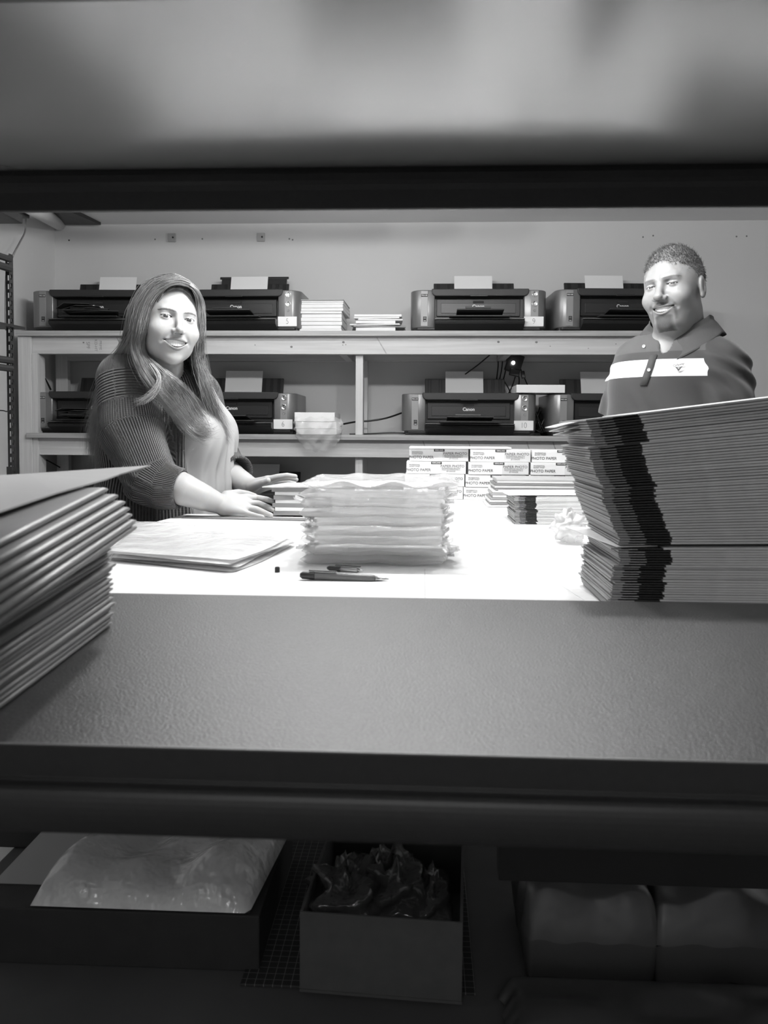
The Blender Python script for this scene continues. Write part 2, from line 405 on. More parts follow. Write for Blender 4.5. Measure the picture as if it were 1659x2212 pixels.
def make_printer():
    t = thing('photo_printer', (0, 0, 0), 'x', 'printer', 'photo printers on the pine shelves')
    MB().box((-.325, .02, .0), (.325, .375, .028)).prism([(-.33, .03), (-.31, .008), (.31, .008), (.33, .03), (.33, .37), (-.33, .37)], .010, .028, 'z').build('base', M_pblack2, t, bevel=.004)
    MB().box((-.225, .055, .028), (.232, .375, .20)).build('body', M_pblack, t, bevel=.003)
    for s in (-1, 1):
        p = MB().prism(side_poly(s), .022, .212, 'z').build('side_panel', M_silver, t, bevel=.005)
        for f in p.data.polygons: f.use_smooth = True
    MB().box((-.293, -.0012, .030), (-.258, .004, .208)).build('trim_strip', M_silver2, t, bevel=.001)
    MB().box((.262, -.0012, .075), (.300, .004, .208)).build('control_panel', M_silver2, t, bevel=.001)
    # top cover with rounded lower corners, overhanging the front
    pts = [(-.238, .217), (.252, .217)]
    for k in range(5): a = -k*PI/8; pts.append((.252-.025+.025*math.cos(a), .205+.025*math.sin(a)))
    for k in range(5): a = -PI/2-k*PI/8; pts.append((-.238+.025+.025*math.cos(a), .205+.025*math.sin(a)))
    MB().prism(pts, -.006, .30, 'y').build('top_cover', M_pblack2, t, bevel=.004)
    MB().box((-.225, .30, .18), (.238, .378, .214)).build('rear_deck', M_pblack, t, bevel=.003)
    MB().box((-.045, -.010, .178), (.045, -.004, .186)).build('cover_grip', M_pblack, t, bevel=.002)
    fp = MB().box((-.212, .040, .085), (.212, .058, .172)).build('front_panel', M_pblack, t, bevel=.002)
    MB().box((-.190, .036, .100), (.190, .042, .150)).build('inset_panel', mat('printer_gloss', .018, .38), fp, bevel=.001)
    MB().box((-.027, .033, .150), (.027, .040, .162)).build('front_latch', M_dark, fp, bevel=.001)
    text('logo_lettering', 'Canon', .023, M_pwhite, fp, T(0, .0355, .134), .0004, bold=.0007)
    # output door and tray
    tr = MB().prism([(-.01, .066), (-.040, .058), (-.062, .050), (-.055, .034), (0.02, .006), (.05, .03), (.05, .066)], -.222, .226, 'x').build('output_door', M_pblack, t, bevel=.002)
    MB().box((-.222, -.064, .0555), (.226, -.02, .0605)).build('door_edge', M_pgrey, tr, bevel=.001)
    MB().box((-.15, -.11, .064), (.15, .06, .070), RX(0)).box((-.115, -.155, .072), (.115, -.02, .078), T(0, 0, .0) @ RX(-.12)).build('output_tray', M_pblack2, t, bevel=.0015)
    MB().box((-.075, -.15, .0805), (.05, -.145, .089), T(0, 0, 0) @ RX(-.12)).build('tray_stop', M_pblack, t, bevel=.001)
    text('door_lettering', 'ChromaLife100+', .0075, M_sheet, tr, T(0, -.048, .040) @ RX(-.5), .0003)
    # buttons
    for k, (z, r) in enumerate(((.189, .0145), (.141, .0145), (.108, .0065))):
        M = T(.281, 0, z) @ RX(PI/2)
        MB().lathe([(r, 0), (r, .0035), (r*.86, .005), (r*.8, .0036), (r*.3, .0042)], M, 20).build('button', M_chrome if k < 2 else M_silver2, t, smooth=True)
    b = MB().box((-.292, -.0022, .178), (-.259, .0, .191)).build('model_badge', M_dark, t)
    text('badge_lettering', 'PRO-100', .0078, M_pwhite, b, T(-.2755, -.0024, .1845), .0002, bold=.0002)
    b = MB().box((-.281, -.0022, .052), (-.264, .0, .078)).build('feature_badge', M_dark, t)
    MB().box((-.278, -.0028, .066), (-.267, -.002, .075)).build('badge_icon', M_pgrey, b)
    MB().box((-.278, -.0028, .055), (-.267, -.002, .0575)).build('badge_bar', M_pwhite, b)
    # rear paper support, leaning back
    L = T(0, .345, .205) @ RX(-.30)
    MB().box((-.225, -.004, -.02), (.215, .006, .112), L).build('rear_tray', M_pblack2, t, bevel=.003)
    for x in (-.20, -.14, .11, .15, .19):
        MB().box((x-.008, -.008, -.02), (x+.008, .0, .108), L).build('tray_rib', M_pblack, t, bevel=.001)
    return t
def pl_(px_left, tier):
    z = SHZ[tier]; w = W(px_left, 700 if tier == 0 else 930, YF+.04); return (w.x+.3445, YF+.035, z)
PR = [(67, 0, None, 'black and silver photo printer at the left end of the top shelf'),
      (364, 0, '5', 'black and silver photo printer with a card reading 5, right of the woman\'s head'),
      (887, 0, '9', 'black and silver photo printer with a card reading 9 on the top shelf'),
      (1199, 0, None, 'black and silver photo printer on the top shelf partly hidden behind the man'),
      (65, 1, None, 'black and silver photo printer at the left end of the lower shelf behind the woman'),
      (356, 1, '6', 'black and silver photo printer with a card reading 6, behind the woman\'s shoulder'),
      (867, 1, '10', 'black and silver photo printer with a card reading 10 on the lower shelf'),
      (1186, 1, None, 'black and silver photo printer on the lower shelf right of the one marked 10'),
      (70, 2, None, 'dark photo printer on the bottom shelf in the far left corner'),
      (395, 2, None, 'dark photo printer on the bottom shelf above the woman\'s hands')]
proto = make_printer()
PRN = []
for i, (px, tier, num, lab) in enumerate(PR):
    o = proto if i == 0 else copy_tree(proto)
    x, y, z = pl_(px, tier); o.location = (x, y, z); o['label'] = lab; PRN.append(o)
EXTRA = {0: (-.02, 0), 3: (0.02, 0)}
for i, (px, tier, num, lab) in enumerate(PR):
    o = PRN[i]; x, y, z = o.location
    o.rotation_euler.z = {0: .03, 1: -.02, 3: .05, 7: .03}.get(i, 0)
    if num:
        c = MB().box((.228, -.0045, .028), (.326, -.0035, .077)).build('number_card', M_card, o)
        text('number', num, .042, M_ink, c, T(.277, -.0050, .052), .0002, xs=.8, bold=-.0010)
    # sheet of paper standing in the rear tray: lies in it, a thing of its own
    s = MB().box((-.092, -.0125, .0), (.116, -.0115, .152), T(0, .345, .205) @ RX(-.30))
    so = s.build('paper_sheet', M_sheet)
    so.matrix_world = T(x-.02, y, z) @ RZ(o.rotation_euler.z)
    tag(so, 'white sheet in the rear tray of the ' + {0: 'leftmost printer on the top shelf', 1: 'printer marked 5', 2: 'printer marked 9', 3: 'top shelf printer beside the man',
        4: 'leftmost printer on the lower shelf', 5: 'printer marked 6', 6: 'printer marked 10', 7: 'lower shelf printer beside the one marked 10', 8: 'far left printer on the bottom shelf', 9: 'bottom shelf printer above the woman\'s hands'}[i], 'paper', 'paper sheets in the printers')
# fan of black tray flaps on the two left printers
for i in (0, 4):
    o = PRN[i]
    for k in range(4):
        MB().prism([(-.19+.03*k, -.04-.02*k), (-.10+.06*k, -.16), (.02+.05*k, -.14), (.02+.03*k, .03)], 0, .004, 'z', T(0, 0, .074+.012*(3-k)) @ RX(-.08)).build('tray_flap', M_pblack2, o, bevel=.001)
# wide open rear support of printer 5 (raised extension)
L = T(0, .350, .205) @ RX(-.30)
MB().box((-.17, -.004, .05), (.20, .004, .150), L).box((-.18, -.006, .142), (.21, .002, .156), L).build('tray_extension', M_pblack2, PRN[1], bevel=.003)

# ------------------------------------------------------------------ paper stacks between the printers
M_env = mat('white_envelope', .80, .55, noise=(20, .02)); M_env2 = mat('envelope_grey_back', .42, .55)
def pack(name, w, d, h, m, loc, rz, lab, cat, grp, bev=.002):
    o = MB().box((-w/2, -d/2, 0), (w/2, d/2, h)).build(name, m, bevel=bev); o.location = loc; o.rotation_euler.z = rz
    return tag(o, lab, cat, grp)
z = SHZ[0]; a = W(645, 716, YF+.06).x; b = W(737, 716, YF+.06).x; rnd = random.Random(3)
hs = [.026]*5+[.017, .021, .026, .014, .011, .008]
for i, h in enumerate(hs):
    hh = .172/sum(hs)*h
    pack('photo_paper_pack', (b-a)*1.0+rnd.uniform(-.003, .003), .27+rnd.uniform(0, .02), hh-.0012, M_env if rnd.random() < .75 or i < 5 else M_env2, ((a+b)/2+.002*rnd.random()+.012*(i > 5), YF+.06+.15, z), rnd.uniform(-.015, .02)-(.03 if i > 5 else 0),
         'white paper pack in the tall stack beside the printer marked 5', 'paper pack', 'tall stack of white paper packs on the top shelf')
    z += hh
z = SHZ[0]
for i, (x0, x1, h, rz) in enumerate(((766, 856, .029, 0), (755, 873, .011, .12), (757, 871, .008, -.1), (765, 855, .016, .02), (767, 868, .010, .08), (763, 866, .009, -.03), (762, 869, .013, .01))):
    a = W(x0, 716, YF+.06).x; b = W(x1, 716, YF+.06).x
    pack('paper_bundle', b-a-.01, .24, h-.001, M_env if i not in (1,) else mat('bundle_grey', .30, .6), ((a+b)/2, YF+.06+.13, z), rz, ['bottom white paper bundle of the short stack', 'grey bundle low in the short stack', 'thin white bundle, third from bottom of the short stack',
        'white bundle in the middle of the short stack', 'third white bundle from the top of the short stack', 'second white bundle from the top of the short stack', 'top white paper bundle of the short stack'][i]+' by printer 9', 'paper bundle', 'short stack of paper bundles on the top shelf')
    z += h
# cellophane wrapped packs hanging over the lower shelf edge
Ypk = YF-.04; z = SHZ[1]
for i, (x0, x1, y0, y1, c) in enumerate(((640, 727, 917, 938, .75), (638, 727, 910, 925, .8), (636, 723, 891, 908, .88))):
    p0 = W(x0, y1, Ypk); p1 = W(x1, y0, Ypk)
    zb = [SHZ[1], SHZ[1]+.030, SHZ[1]+.066][i]; zt_ = [SHZ[1]+.029, SHZ[1]+.064, SHZ[1]+.112][i]
    tag(MB().box((p0.x, Ypk, zb), (p1.x, Ypk+.26, zt_)).build('wrapped_pack', mat('pack_white%d' % i, c, .5), bevel=.002), ['bottom', 'middle', 'top'][i]+' white paper pack beside the printer marked 6', 'paper pack', 'white paper packs by the printer marked 6')
M_film = mat('clear_film', .85, .08, spec=1.0, alpha=.22, bump=(14, 1.0))
M_film.node_tree.nodes['Bump'].inputs['Distance'].default_value = .02
ca = W(640, 925, Ypk-.01); cb = W(735, 965, Ypk-.01)
def bag(u, v):
    x = ca.x-.01+(cb.x-ca.x+.02)*u; w = math.sin(PI*u)
    z = SHZ[1]+.085-v*(.11+.06*w**.5)
    return (x+.006*math.sin(21*v+3*u)+(u-.5)*-.06*max(0, v-.5), Ypk-.012-.03*math.sin(PI*v)*w**.4-.007*math.sin(17*u+9*v), z+.006*math.sin(25*u))
tag(MB().grid(bag, 22, 16).build('cellophane_bag', M_film, smooth=True, solid=.0005), 'crumpled clear cellophane bag hanging over the lower shelf edge below the white packs', 'bag')
# white box lying across two printers
p = W(1115, 850, YF+.03); q = W(1220, 833, YF+.03)
tag(MB().box((p.x, YF+.02, SHZ[1]+.218), (q.x, YF+.24, SHZ[1]+.218+(q.z-p.z))).build('flat_box', mat('box_white', .85, .5), bevel=.002), 'flat white box bridging the printer marked 10 and its right neighbour', 'box')

# power strip with a lit switch and its cables
t = thing('power_strip', W(1112, 785, YF+.36), 'black power strip with a glowing lamp hanging under the top shelf', 'power strip')
MB().box((-.045, -.02, -.05), (.04, .02, .05), RY(.3)).box((-.02, -.03, -.07), (.035, .0, -.03), RY(.2)).build('housing', M_black, t, bevel=.005)
MB().lathe([(.010, 0), (.010, .004), (.007, .007)], T(-.012, -.033, .0) @ RX(PI/2), 12).build('indicator_lamp', mat('lit_lamp', .9, .3, emit=9), t)
MB().box((.02, -.03, -.09), (.04, -.005, -.05), RY(-.2)).build('plug', M_black, t, bevel=.003)
for i, pts in enumerate((((1058, 767, .3), (1030, 790, .36), (1000, 812, .42)), ((1075, 768, .4), (1076, 790, .42), (1072, 825, .45)), ((1086, 768, .4), (1084, 795, .42), (1078, 825, .45)),
                         ((1096, 770, .4), (1092, 800, .42), (1087, 822, .45)), ((1110, 797, .37), (1121, 815, .4), (1120, 840, .44)), ((1118, 795, .37), (1108, 830, .4), (1096, 855, .44)),
                         ((1124, 795, .36), (1130, 810, .4), (1141, 835, .44)), ((1088, 822, .42), (1098, 838, .43), (1105, 855, .44)))):
    cable([W(a, b, YF+c) for a, b, c in pts], .0035, 'power_cable', 'thin black cable, %s of those hanging by the glowing power strip' % ['leftmost slanting one', 'second from the left', 'third from the left', 'fourth from the left', 'wavy one straight below', 'one slanting down left', 'one slanting down right', 'short low one'][i])
cable([W(742, 916, YF+.3), W(770, 911, YF+.28), W(800, 909, YF+.28), W(835, 903, YF+.3), W(868, 892, YF+.35)], .005, 'power_cable', 'black cable rising behind the middle post to the printer marked 10')
cable([W(755, 938, YF+.2), W(800, 937, YF+.2), W(850, 935, YF+.2), W(895, 937, YF+.2)], .004, 'power_cable', 'black cable lying on the lower shelf right of the middle post')
cable([W(64, 798, YF+.3), W(80, 803, YF+.35), W(95, 815, YF+.4), W(110, 842, YF+.45)], .005, 'power_cable', 'black cable curving down behind the left lower shelf printer')
cable([W(70, 985, YF+.3), W(82, 986, YF+.4), W(105, 996, YF+.4), W(130, 1010, YF+.42)], .004, 'power_cable', 'black cable over the bottom shelf in the left corner')
rnd = random.Random(5)
for k in range(9):
    pts = [W(1150+rnd.uniform(0, 34), 932-rnd.uniform(0, 52)*(j % 2), YF+rnd.uniform(.15, .35)) for j in range(6)]
    cable(pts, .003, 'tangled_cable', None)
    o = bpy.context.scene.objects[-1] if False else COL.objects[-1]
    tag(o, 'thin black cable in the tangle between the printer marked 10 and its neighbour', 'cable', 'tangled cables on the lower shelf')
# ------------------------------------------------------------------ folded card mailers in stacks
def pos_mat(name, thr, c0, c1, axis=0, noise=.1, rough=.6):
    """card printed dark on one side of object coordinate thr (a printed band on the card itself)"""
    m = mat(name, c1, rough); nt = m.node_tree; b = nt.nodes['Principled BSDF']
    tc = nt.nodes.new('ShaderNodeTexCoord'); sp = nt.nodes.new('ShaderNodeSeparateXYZ'); nt.links.new(tc.outputs['Object'], sp.inputs[0])
    g = nt.nodes.new('ShaderNodeMath'); g.operation = 'GREATER_THAN'; g.inputs[1].default_value = thr; nt.links.new(sp.outputs[axis], g.inputs[0])
    mx = nt.nodes.new('ShaderNodeMix'); mx.data_type = 'RGBA'; mx.inputs[6].default_value = (c0, c0, c0, 1); mx.inputs[7].default_value = (c1, c1, c1, 1)
    nt.links.new(g.outputs[0], mx.inputs[0]); nt.links.new(mx.outputs[2], b.inputs['Base Color']); return m
M_kraft = mat('mailer_card', .80, .65, noise=(60, .05, (1, 1, 8)))
M_kraftd = mat('mailer_print', .035, .5)
M_kraftm = mat('mailer_inner', .30, .6)
def wedge(mb, x0, x1, y0, y1, ta, tb, tc=None):
    """thin slab: thickness ta at x0, tb at x1"""
    mb.add([(x0, y0, 0), (x1, y0, 0), (x1, y1, 0), (x0, y1, 0), (x0, y0, ta), (x1, y0, tb), (x1, y1, tb), (x0, y1, ta)],
           [(0,3,2,1),(4,5,6,7),(0,1,5,4),(1,2,6,5),(2,3,7,6),(3,0,4,7)])
    return mb
def mailer_proto(w, d, ta, tb, band, name='card_mailer'):
    """folded card mailer, origin at its near left corner: sleeve, dark printed flap at the left, thin inner sheet"""
    t = thing(name, (0, 0, 0), 'x', 'mailer')
    mb = MB(); wedge(mb, band, w, 0, d, ta*.80, tb*.88); mb.build('sleeve', M_kraft, t, bevel=.0003)
    mb = MB(); wedge(mb, .0, band, .0008, d, ta*.55, ta*.55); mb.build('printed_flap', M_kraftd, t)
    mb = MB(); mb.box((.0, -.0006, 0), (band*.5, d*.98, ta*.14)); mb.build('card_edge', M_kraft, t)
    mb = MB(); mb.box((-.001, .0, 0), (.012, d, ta*.7)); mb.build('fold', M_kraftm, t)
    return t
def mailer_stack(n, p, lean, ang0, ang1, step, w, d, band, label, grp, jit=.0015, z0=0.0, seed=1, kink=None):
    rnd = random.Random(seed); protos = [mailer_proto(w, d, step, step*1.12, band), ]
    for i in range(n):
        o = protos[0] if i == 0 else copy_tree(protos[0]); s = i/max(1, n-1)
        k = kink(i) if kink else 0
        o.location = (p[0]+lean[0]*s+rnd.gauss(0, jit)+k, p[1]+lean[1]*s+rnd.gauss(0, jit*.6), p[2]+step*i)
        o.rotation_euler = (0, -(ang0+(ang1-ang0)*s), rnd.gauss(0, .004))
        tag(o, label, 'mailer', grp)
# right foreground pile, lower bundle then upper bundle leaning left
c0 = W(1322, 1300, 1.06)
low = 27; stp = .0032
mailer_stack(low, (c0.x, 1.06, ZT+.001), (.004, 0), .0, .012, stp, .335, .205, .066, 'card mailer in the lower bundle of the large pile at the right edge', 'lower bundle of mailers in the right foreground pile', seed=2,
             kink=lambda i: (.006 if i > low-8 else 0)-.008*(i > low-2))
zt1 = ZT+.001+low*stp+.0035
up = 50; stu = (W(1330, 905, 1.06).z+.0-zt1)/up
mailer_stack(up, (c0.x+.008, 1.06, zt1), (-.052, .0), .018, .125, stu, .335, .205, .066, 'card mailer in the tall upper bundle of the large pile at the right edge', 'upper bundle of mailers in the right foreground pile', seed=3,
             kink=lambda i: .010*(i > up-12)+.0015*math.sin(i*.35))
# loose cards: one slid out at the bottom, one between the bundles, light flaps at the top left
def card(pts, name, m, label, cat='card', th=.0012):
    n = len(pts); pts = [Vector(p) for p in pts]
    mb = MB(); mb.add(pts+[p+Vector((0, 0, th)) for p in pts], [tuple(range(n))[::-1], tuple(range(n, 2*n))]+[(i, (i+1) % n, n+(i+1) % n, n+i) for i in range(n)])
    return tag(mb.build(name, m), label, cat)
card([WZ(1206, 1262, ZT), WZ(1225, 1258, ZT), WZ(1330, 1320, ZT), WZ(1275, 1306, ZT)], 'loose_card', M_kraft, 'loose white card sticking out at the foot of the right pile')
card([WZ(1222, 1140, zt1-.003), WZ(1262, 1140, zt1-.003), (c0.x+.06, 1.07, zt1-.003), (c0.x+.004, 1.055, zt1-.003)], 'loose_card', M_kraft, 'pale card lying between the two bundles of the right pile')
zt2 = zt1+up*stu
for k in range(3):
    a = W(1184+9*k, 918+8*k, 1.20)
    mb = MB()
    mb.grid(lambda u, v: (a.x+.058*u, 1.13+.10*v-.02*u, a.z-.004+.009*u+.003*math.sin(3*u)), 8, 3)
    tag(mb.build('card_flap', mat('bright_card', .85, .5), solid=.001), 'white card flap jutting left from the top of the right pile, %s of three' % ['highest', 'middle', 'lowest'][k], 'card', 'card flaps at the top of the right pile')
# small pile of the same mailers on the table
c1 = W(1114, 1131, 2.10)
mailer_stack(24, (c1.x, 2.10, ZT+.001), (-.006, 0), 0, .01, .0030, .215, .18, .056, 'small card mailer in the low pile in front of the photo paper boxes', 'low pile of mailers on the white table', seed=5)
card([(c1.x-.02, 2.10, ZT+.0745), (c1.x+.215, 2.10, ZT+.0770), (c1.x+.215, 2.28, ZT+.0780), (c1.x-.03, 2.28, ZT+.0755)], 'top_card', M_paper, 'white card on top of the low pile of small mailers', th=.001)

# ------------------------------------------------------------------ left foreground stack of padded mailers on the steel rack
M_pad = mat('padded_mailer', .23, .42, noise=(120, .06), bump=(90, .10))
A0 = Vector((-.3092, .7874, 0)); B0 = Vector((-.3225, .597, 0)); dirn = (B0-A0).normalized(); rzl = math.atan2(-(B0-A0).x, -(B0-A0).y)
def pad_proto(w, d, ta, tb):
    """origin at the far right edge on top of the pile; runs left (-x) and towards the camera (-y), thicker near the camera"""
    prof = []; n = 6
    mb = MB()
    # cross-section across x: rounded right edge
    def sec(y, t):
        r = t*.5; pts = []
        for k in range(n+1):
            a = -PI/2+PI*k/n; pts.append((-r*1.2+r*1.2*math.cos(a), y, t*.5+t*.47*math.sin(a)))
        pts += [(-w, y, t*.9), (-w, y, t*.08)]
        return pts
    ys_ = [0, -.004, -.012, -.05, -d*.5, -d]; m_ = n+3; vs = []
    for i, y in enumerate(ys_):
        s = -y/d; t = ta+(tb-ta)*s
        if i == 0: t *= .35
        if i == 1: t *= .8
        q = sec(y, t)
        off = (ta+(tb-ta)*s-t)*.5
        vs += [(a, b, c+off) for a, b, c in q]
    fs = [(i*m_+k, i*m_+(k+1) % m_, (i+1)*m_+(k+1) % m_, (i+1)*m_+k) for i in range(len(ys_)-1) for k in range(m_)]
    fs += [tuple(range(m_))[::-1], tuple(range((len(ys_)-1)*m_, len(ys_)*m_))]
    mb.add(vs, fs); return mb.build('padded_mailer', M_pad, smooth=True)
rnd = random.Random(11)
z = ZS+.0005; N1 = 19; h1 = (W(243, 1150, .787).z-ZS)/N1
pp = pad_proto(.26, .36, h1*1.06, h1*.98); ang = 0
for i in range(N1):
    o = pp if i == 0 else pp.copy()
    if i: COL.objects.link(o)
    o.location = (A0.x+rnd.gauss(0, .0012)+.001, A0.y+rnd.gauss(0, .001), z); o.rotation_euler = (-ang*.8, 0, rzl+rnd.gauss(0, .004))
    tag(o, 'padded mailer in the neat lower part of the stack at the left edge', 'mailer', 'lower padded mailers in the left foreground stack')
    z += h1; ang -= .0040
N2 = 7; h2 = .0066
p2 = pad_proto(.27, .38, h2*1.04, h2*.95)
for i in range(N2):
    o = p2 if i == 0 else p2.copy()
    if i: COL.objects.link(o)
    q = W([292, 294, 288, 286, 280, 268, 250][i], 1100, .80)
    o.location = (q.x+.002, .80-.004*i, z); o.rotation_euler = (-ang*.8, 0, rzl+.03)
    tag(o, 'padded mailer in the shifted upper part of the stack at the left edge', 'mailer', 'upper padded mailers in the left foreground stack')
    z += h2; ang -= .0035
card([W(-220, 1042, .84), W(60, 1026, .85), W(180, 1018, .86), W(325, 1008, .87), W(258, 1027, .83), W(228, 1038, .80), W(120, 1068, .70), W(0, 1108, .60), W(-300, 1150, .56)][::-1], 'flat_envelope',
     mat('flat_envelope_card', .62, .35), 'flat pale envelope with a pointed flap on top of the left stack', 'envelope', th=.0015)

# ------------------------------------------------------------------ clear sleeve packs on the table
def sleeve_mat(name, c, a, bs, bd, rough=.14):
    m = mat(name, c, rough, spec=.8, alpha=a, bump=(bs, 1.0)); m.node_tree.nodes['Bump'].inputs['Distance'].default_value = bd; return m
M_sleeve = sleeve_mat('milky_sleeves', .94, .36, 16, .005, .2)
M_sleevef = sleeve_mat('sleeve_film_edge', .80, .55, 40, .006)
def puff(w, d, h, seed, ruff=.006, n=34):
    rnd = random.Random(seed); ph = [rnd.uniform(0, 6) for _ in range(8)]
    def top(sgn):
        def fn(u, v):
            a = 2*u-1; b = 2*v-1
            e = (1-abs(a)**10)*(1-abs(b)**8); e = max(e, 0)**.22
            x = a*w/2*(1+.008*math.sin(9*b+ph[0]))+ruff*math.sin(23*v+ph[1])*abs(a)**12
            y = b*d/2*(1+.01*math.sin(7*a+ph[2]))
            zz = h*.5+sgn*h*.5*e+h*.10*e*math.sin(5*a+ph[3])*math.sin(4*b+ph[4])+ruff*.5*math.sin(19*u+ph[5]+6*v)*abs(b)**9
            return (x, y, zz)
        return fn
    mb = MB(); mb.grid(top(1), n, n); mb.grid(top(-1), n, n); return mb
sx0 = WZ(650, 1222, ZT); sx1 = WZ(966, 1222, ZT); zz = ZT+.002
ht = W(800, 1062, 1.42).z-ZT
NP = 8
for i in range(NP):
    w = (sx1.x-sx0.x)*(1.0+.02*math.sin(i*1.3)); h = ht/NP*1.02
    o = puff(w, .24, h*1.12, i+20, .003).build('sleeve_pack', M_sleeve, smooth=True)
    o.location = ((sx0.x+sx1.x)/2+.004*math.sin(i*2.1), sx0.y+.12+.004*math.cos(i*3), zz); o.rotation_euler.z = .02*math.sin(i*1.7)
    tag(o, 'pack of clear plastic sleeves in the tall glossy stack at the table centre', 'sleeve pack', 'clear sleeve packs stacked at the table centre')
    rnd = random.Random(i)
    for sgn in (-1, 1):
        for k in range(3):
            f = MB(); a = rnd.uniform(-.10, .10); L = rnd.uniform(.008, .024); b = rnd.uniform(.015, .05); up = rnd.uniform(-.004, .012)
            f.grid(lambda u, v: (sgn*(w/2-.006+L*u), a+b*(v-.5), h*.5+up*u+.003*math.sin(7*v+k)), 4, 5)
            f.build('seal_flap', M_sleevef, o, smooth=True, solid=.0004)
    zz += h
# one loose clear bag sheet draped on the very top
tag(puff((sx1.x-sx0.x)*1.04, .26, .012, 77, .01).build('clear_sleeve', M_sleevef, smooth=True, loc=((sx0.x+sx1.x)/2+.008, sx0.y+.13, zz+.003)), 'thin printed clear sleeve lying on top of the tall sleeve stack', 'sleeve')
# low spread of sleeves at the left
q = [WZ(236, 1212, ZT), WZ(505, 1237, ZT), WZ(638, 1180, ZT), WZ(300, 1143, ZT)]
M_sleevel = sleeve_mat('flat_sleeves', .93, .62, 9, .010)
for i in range(4):
    def fn(u, v, s=1):
        p = (q[0]*(1-u)+q[1]*u)*(1-v)+(q[3]*(1-u)+q[2]*u)*v
        e = (max(0, (1-abs(2*u-1)**8)*(1-abs(2*v-1)**8)))**.5
        return (p.x+.006*math.sin(i*2+5*v), p.y+.006*math.cos(i*3+4*u), ZT+.001+.006*i+(s > 0)*.0045*e+.006*e*math.sin(6*u+i)*math.sin(5*v+2*i)*(s > 0)*(i == 3)+.001)
    mb = MB(); mb.grid(lambda u, v: fn(u, v, 1), 30, 20); mb.grid(lambda u, v: fn(u, v, -1), 30, 20)
    tag(mb.build('flat_sleeve_pack', M_sleevel, smooth=True), 'flat pack of clear sleeves in the low spread beside the woman, %s' % ['bottom one', 'second from the bottom', 'second from the top', 'topmost one'][i], 'sleeve pack', 'low spread of clear sleeves')
# pens and a small cap
def pen(name, a, b, r, m, label, capm, metal):
    a = Vector(a); b = Vector(b); L = (b-a).length; d = (b-a).normalized()
    t = thing(name, a, label, 'pen'); M = d.to_track_quat('Z', 'Y').to_matrix().to_4x4()
    MB().lathe([(r*.5, 0), (r*.95, .004), (r*1.05, .022), (r, .024)], M, 14).build('cap', capm, t, smooth=True)
    MB().lathe([(r, .024), (r, L*.80), (r*.85, L*.84)], M, 14).build('barrel', m, t, smooth=True)
    MB().lathe([(r*.75, L*.84), (r*.45, L*.93), (r*.18, L)], M, 12).build('tip', metal, t, smooth=True)
    MB().box((-.002, -.001, .014), (.002, .001, .058), M @ T(0, r+.002, 0)).build('clip', capm, t, bevel=.0006)
    return t
a = WZ(648, 1243, ZT+.007); b = WZ(840, 1250, ZT+.004); a.z = ZT+.0075; b.z = ZT+.003
pen('pen', a, b, .0062, mat('pen_grey', .20, .4), 'thick grey ballpoint pen lying on the near white table', mat('pen_dark', .04, .35), M_chrome)
a = WZ(702, 1234, ZT+.005); b = WZ(783, 1239, ZT+.004); a = a+Vector((0, .03, 0)); b = b+Vector((0, .03, 0)); a.z = ZT+.0055; b.z = ZT+.0035
pen('pen', a, b, .0042, mat('pen_silver', .5, .3, metal=.6), 'thin silver pen with dark clip behind the thick grey pen', mat('pen_dark', .04, .35), M_chrome)
p = WZ(599, 1236, ZT)
tag(MB().lathe([(.0042, 0), (.0042, .0075), (.003, .009)], T(p.x, p.y, ZT), 14).build('tiny_peg', M_black), 'tiny dark peg standing on the table left of the pens', 'peg')

# ------------------------------------------------------------------ photo paper boxes
M_pbox = mat('photo_box_white', .80, .4)
M_pboxg = mat('photo_box_print', .42, .4, noise=(6, .25, (1, 1, 1)))
M_text = mat('box_lettering', .10, .5)
BW = .2105; BH = .0445; BD = .15
def photo_box():
    t = thing('photo_paper_box', (0, 0, 0), 'x', 'box', 'photo paper boxes stacked at the back of the table')
    MB().box((0, 0, 0), (BW, BD, BH-.001)).build('carton', M_pbox, t, bevel=.0012)
    MB().box((BW*.56, -.0006, .002), (BW-.002, 0.001, BH-.003)).build('picture_panel', mat('photo_box_panel', .70, .4), t)
    b = MB().box((BW*.415, -.001, BH-.010), (BW*.595, .001, BH-.0015)).build('brand_badge', M_dark, t)
    text('badge_lettering', 'KIRKLAND', .0062, M_pwhite, b, T(BW*.505, -.0014, BH-.0055), .0002, bold=.0001)
    text('lettering', 'PHOTO PAPER', .0135, M_text, t, T(.042, -.0008, .0135), .0002, bold=.0001)
    text('small_lettering', 'PROFESSIONAL\nGLOSSY INKJET', .0058, M_text, t, T(.029, -.0008, .029), .0002)
    text('lettering', 'PAPIER PHOTO', .0125, M_text, t, T(.163, -.0010, .0275), .0002, bold=.0001)
    text('small_lettering', 'PROFESSIONNEL BRILLANT\nPOUR LES IMPRIMANTES A\nJET D\'ENCRE', .0055, M_text, t, T(.158, -.0010, .0145), .0002)
    return t
bp = photo_box(); first = True
YBX = 2.87; ZT2 = ZT
cols = [('left', [872, 875, 878, 884]), ('middle', [1002, 1006, 1012, 1016]), ('right', [1140, 1143, 1146, 1149])]
for cn, xs in cols:
    for r in range(4):
        o = bp if first else copy_tree(bp); first = False
        o.location = (W(xs[r], 1000, YBX).x, YBX+.01*r*(cn == 'left')-.004*((r*7) % 3), ZT2+.0005+BH*r)
        o['label'] = 'photo paper box, %s in the %s column of the white box stack' % (['lowest', 'second from bottom', 'second from top', 'topmost'][r], cn)
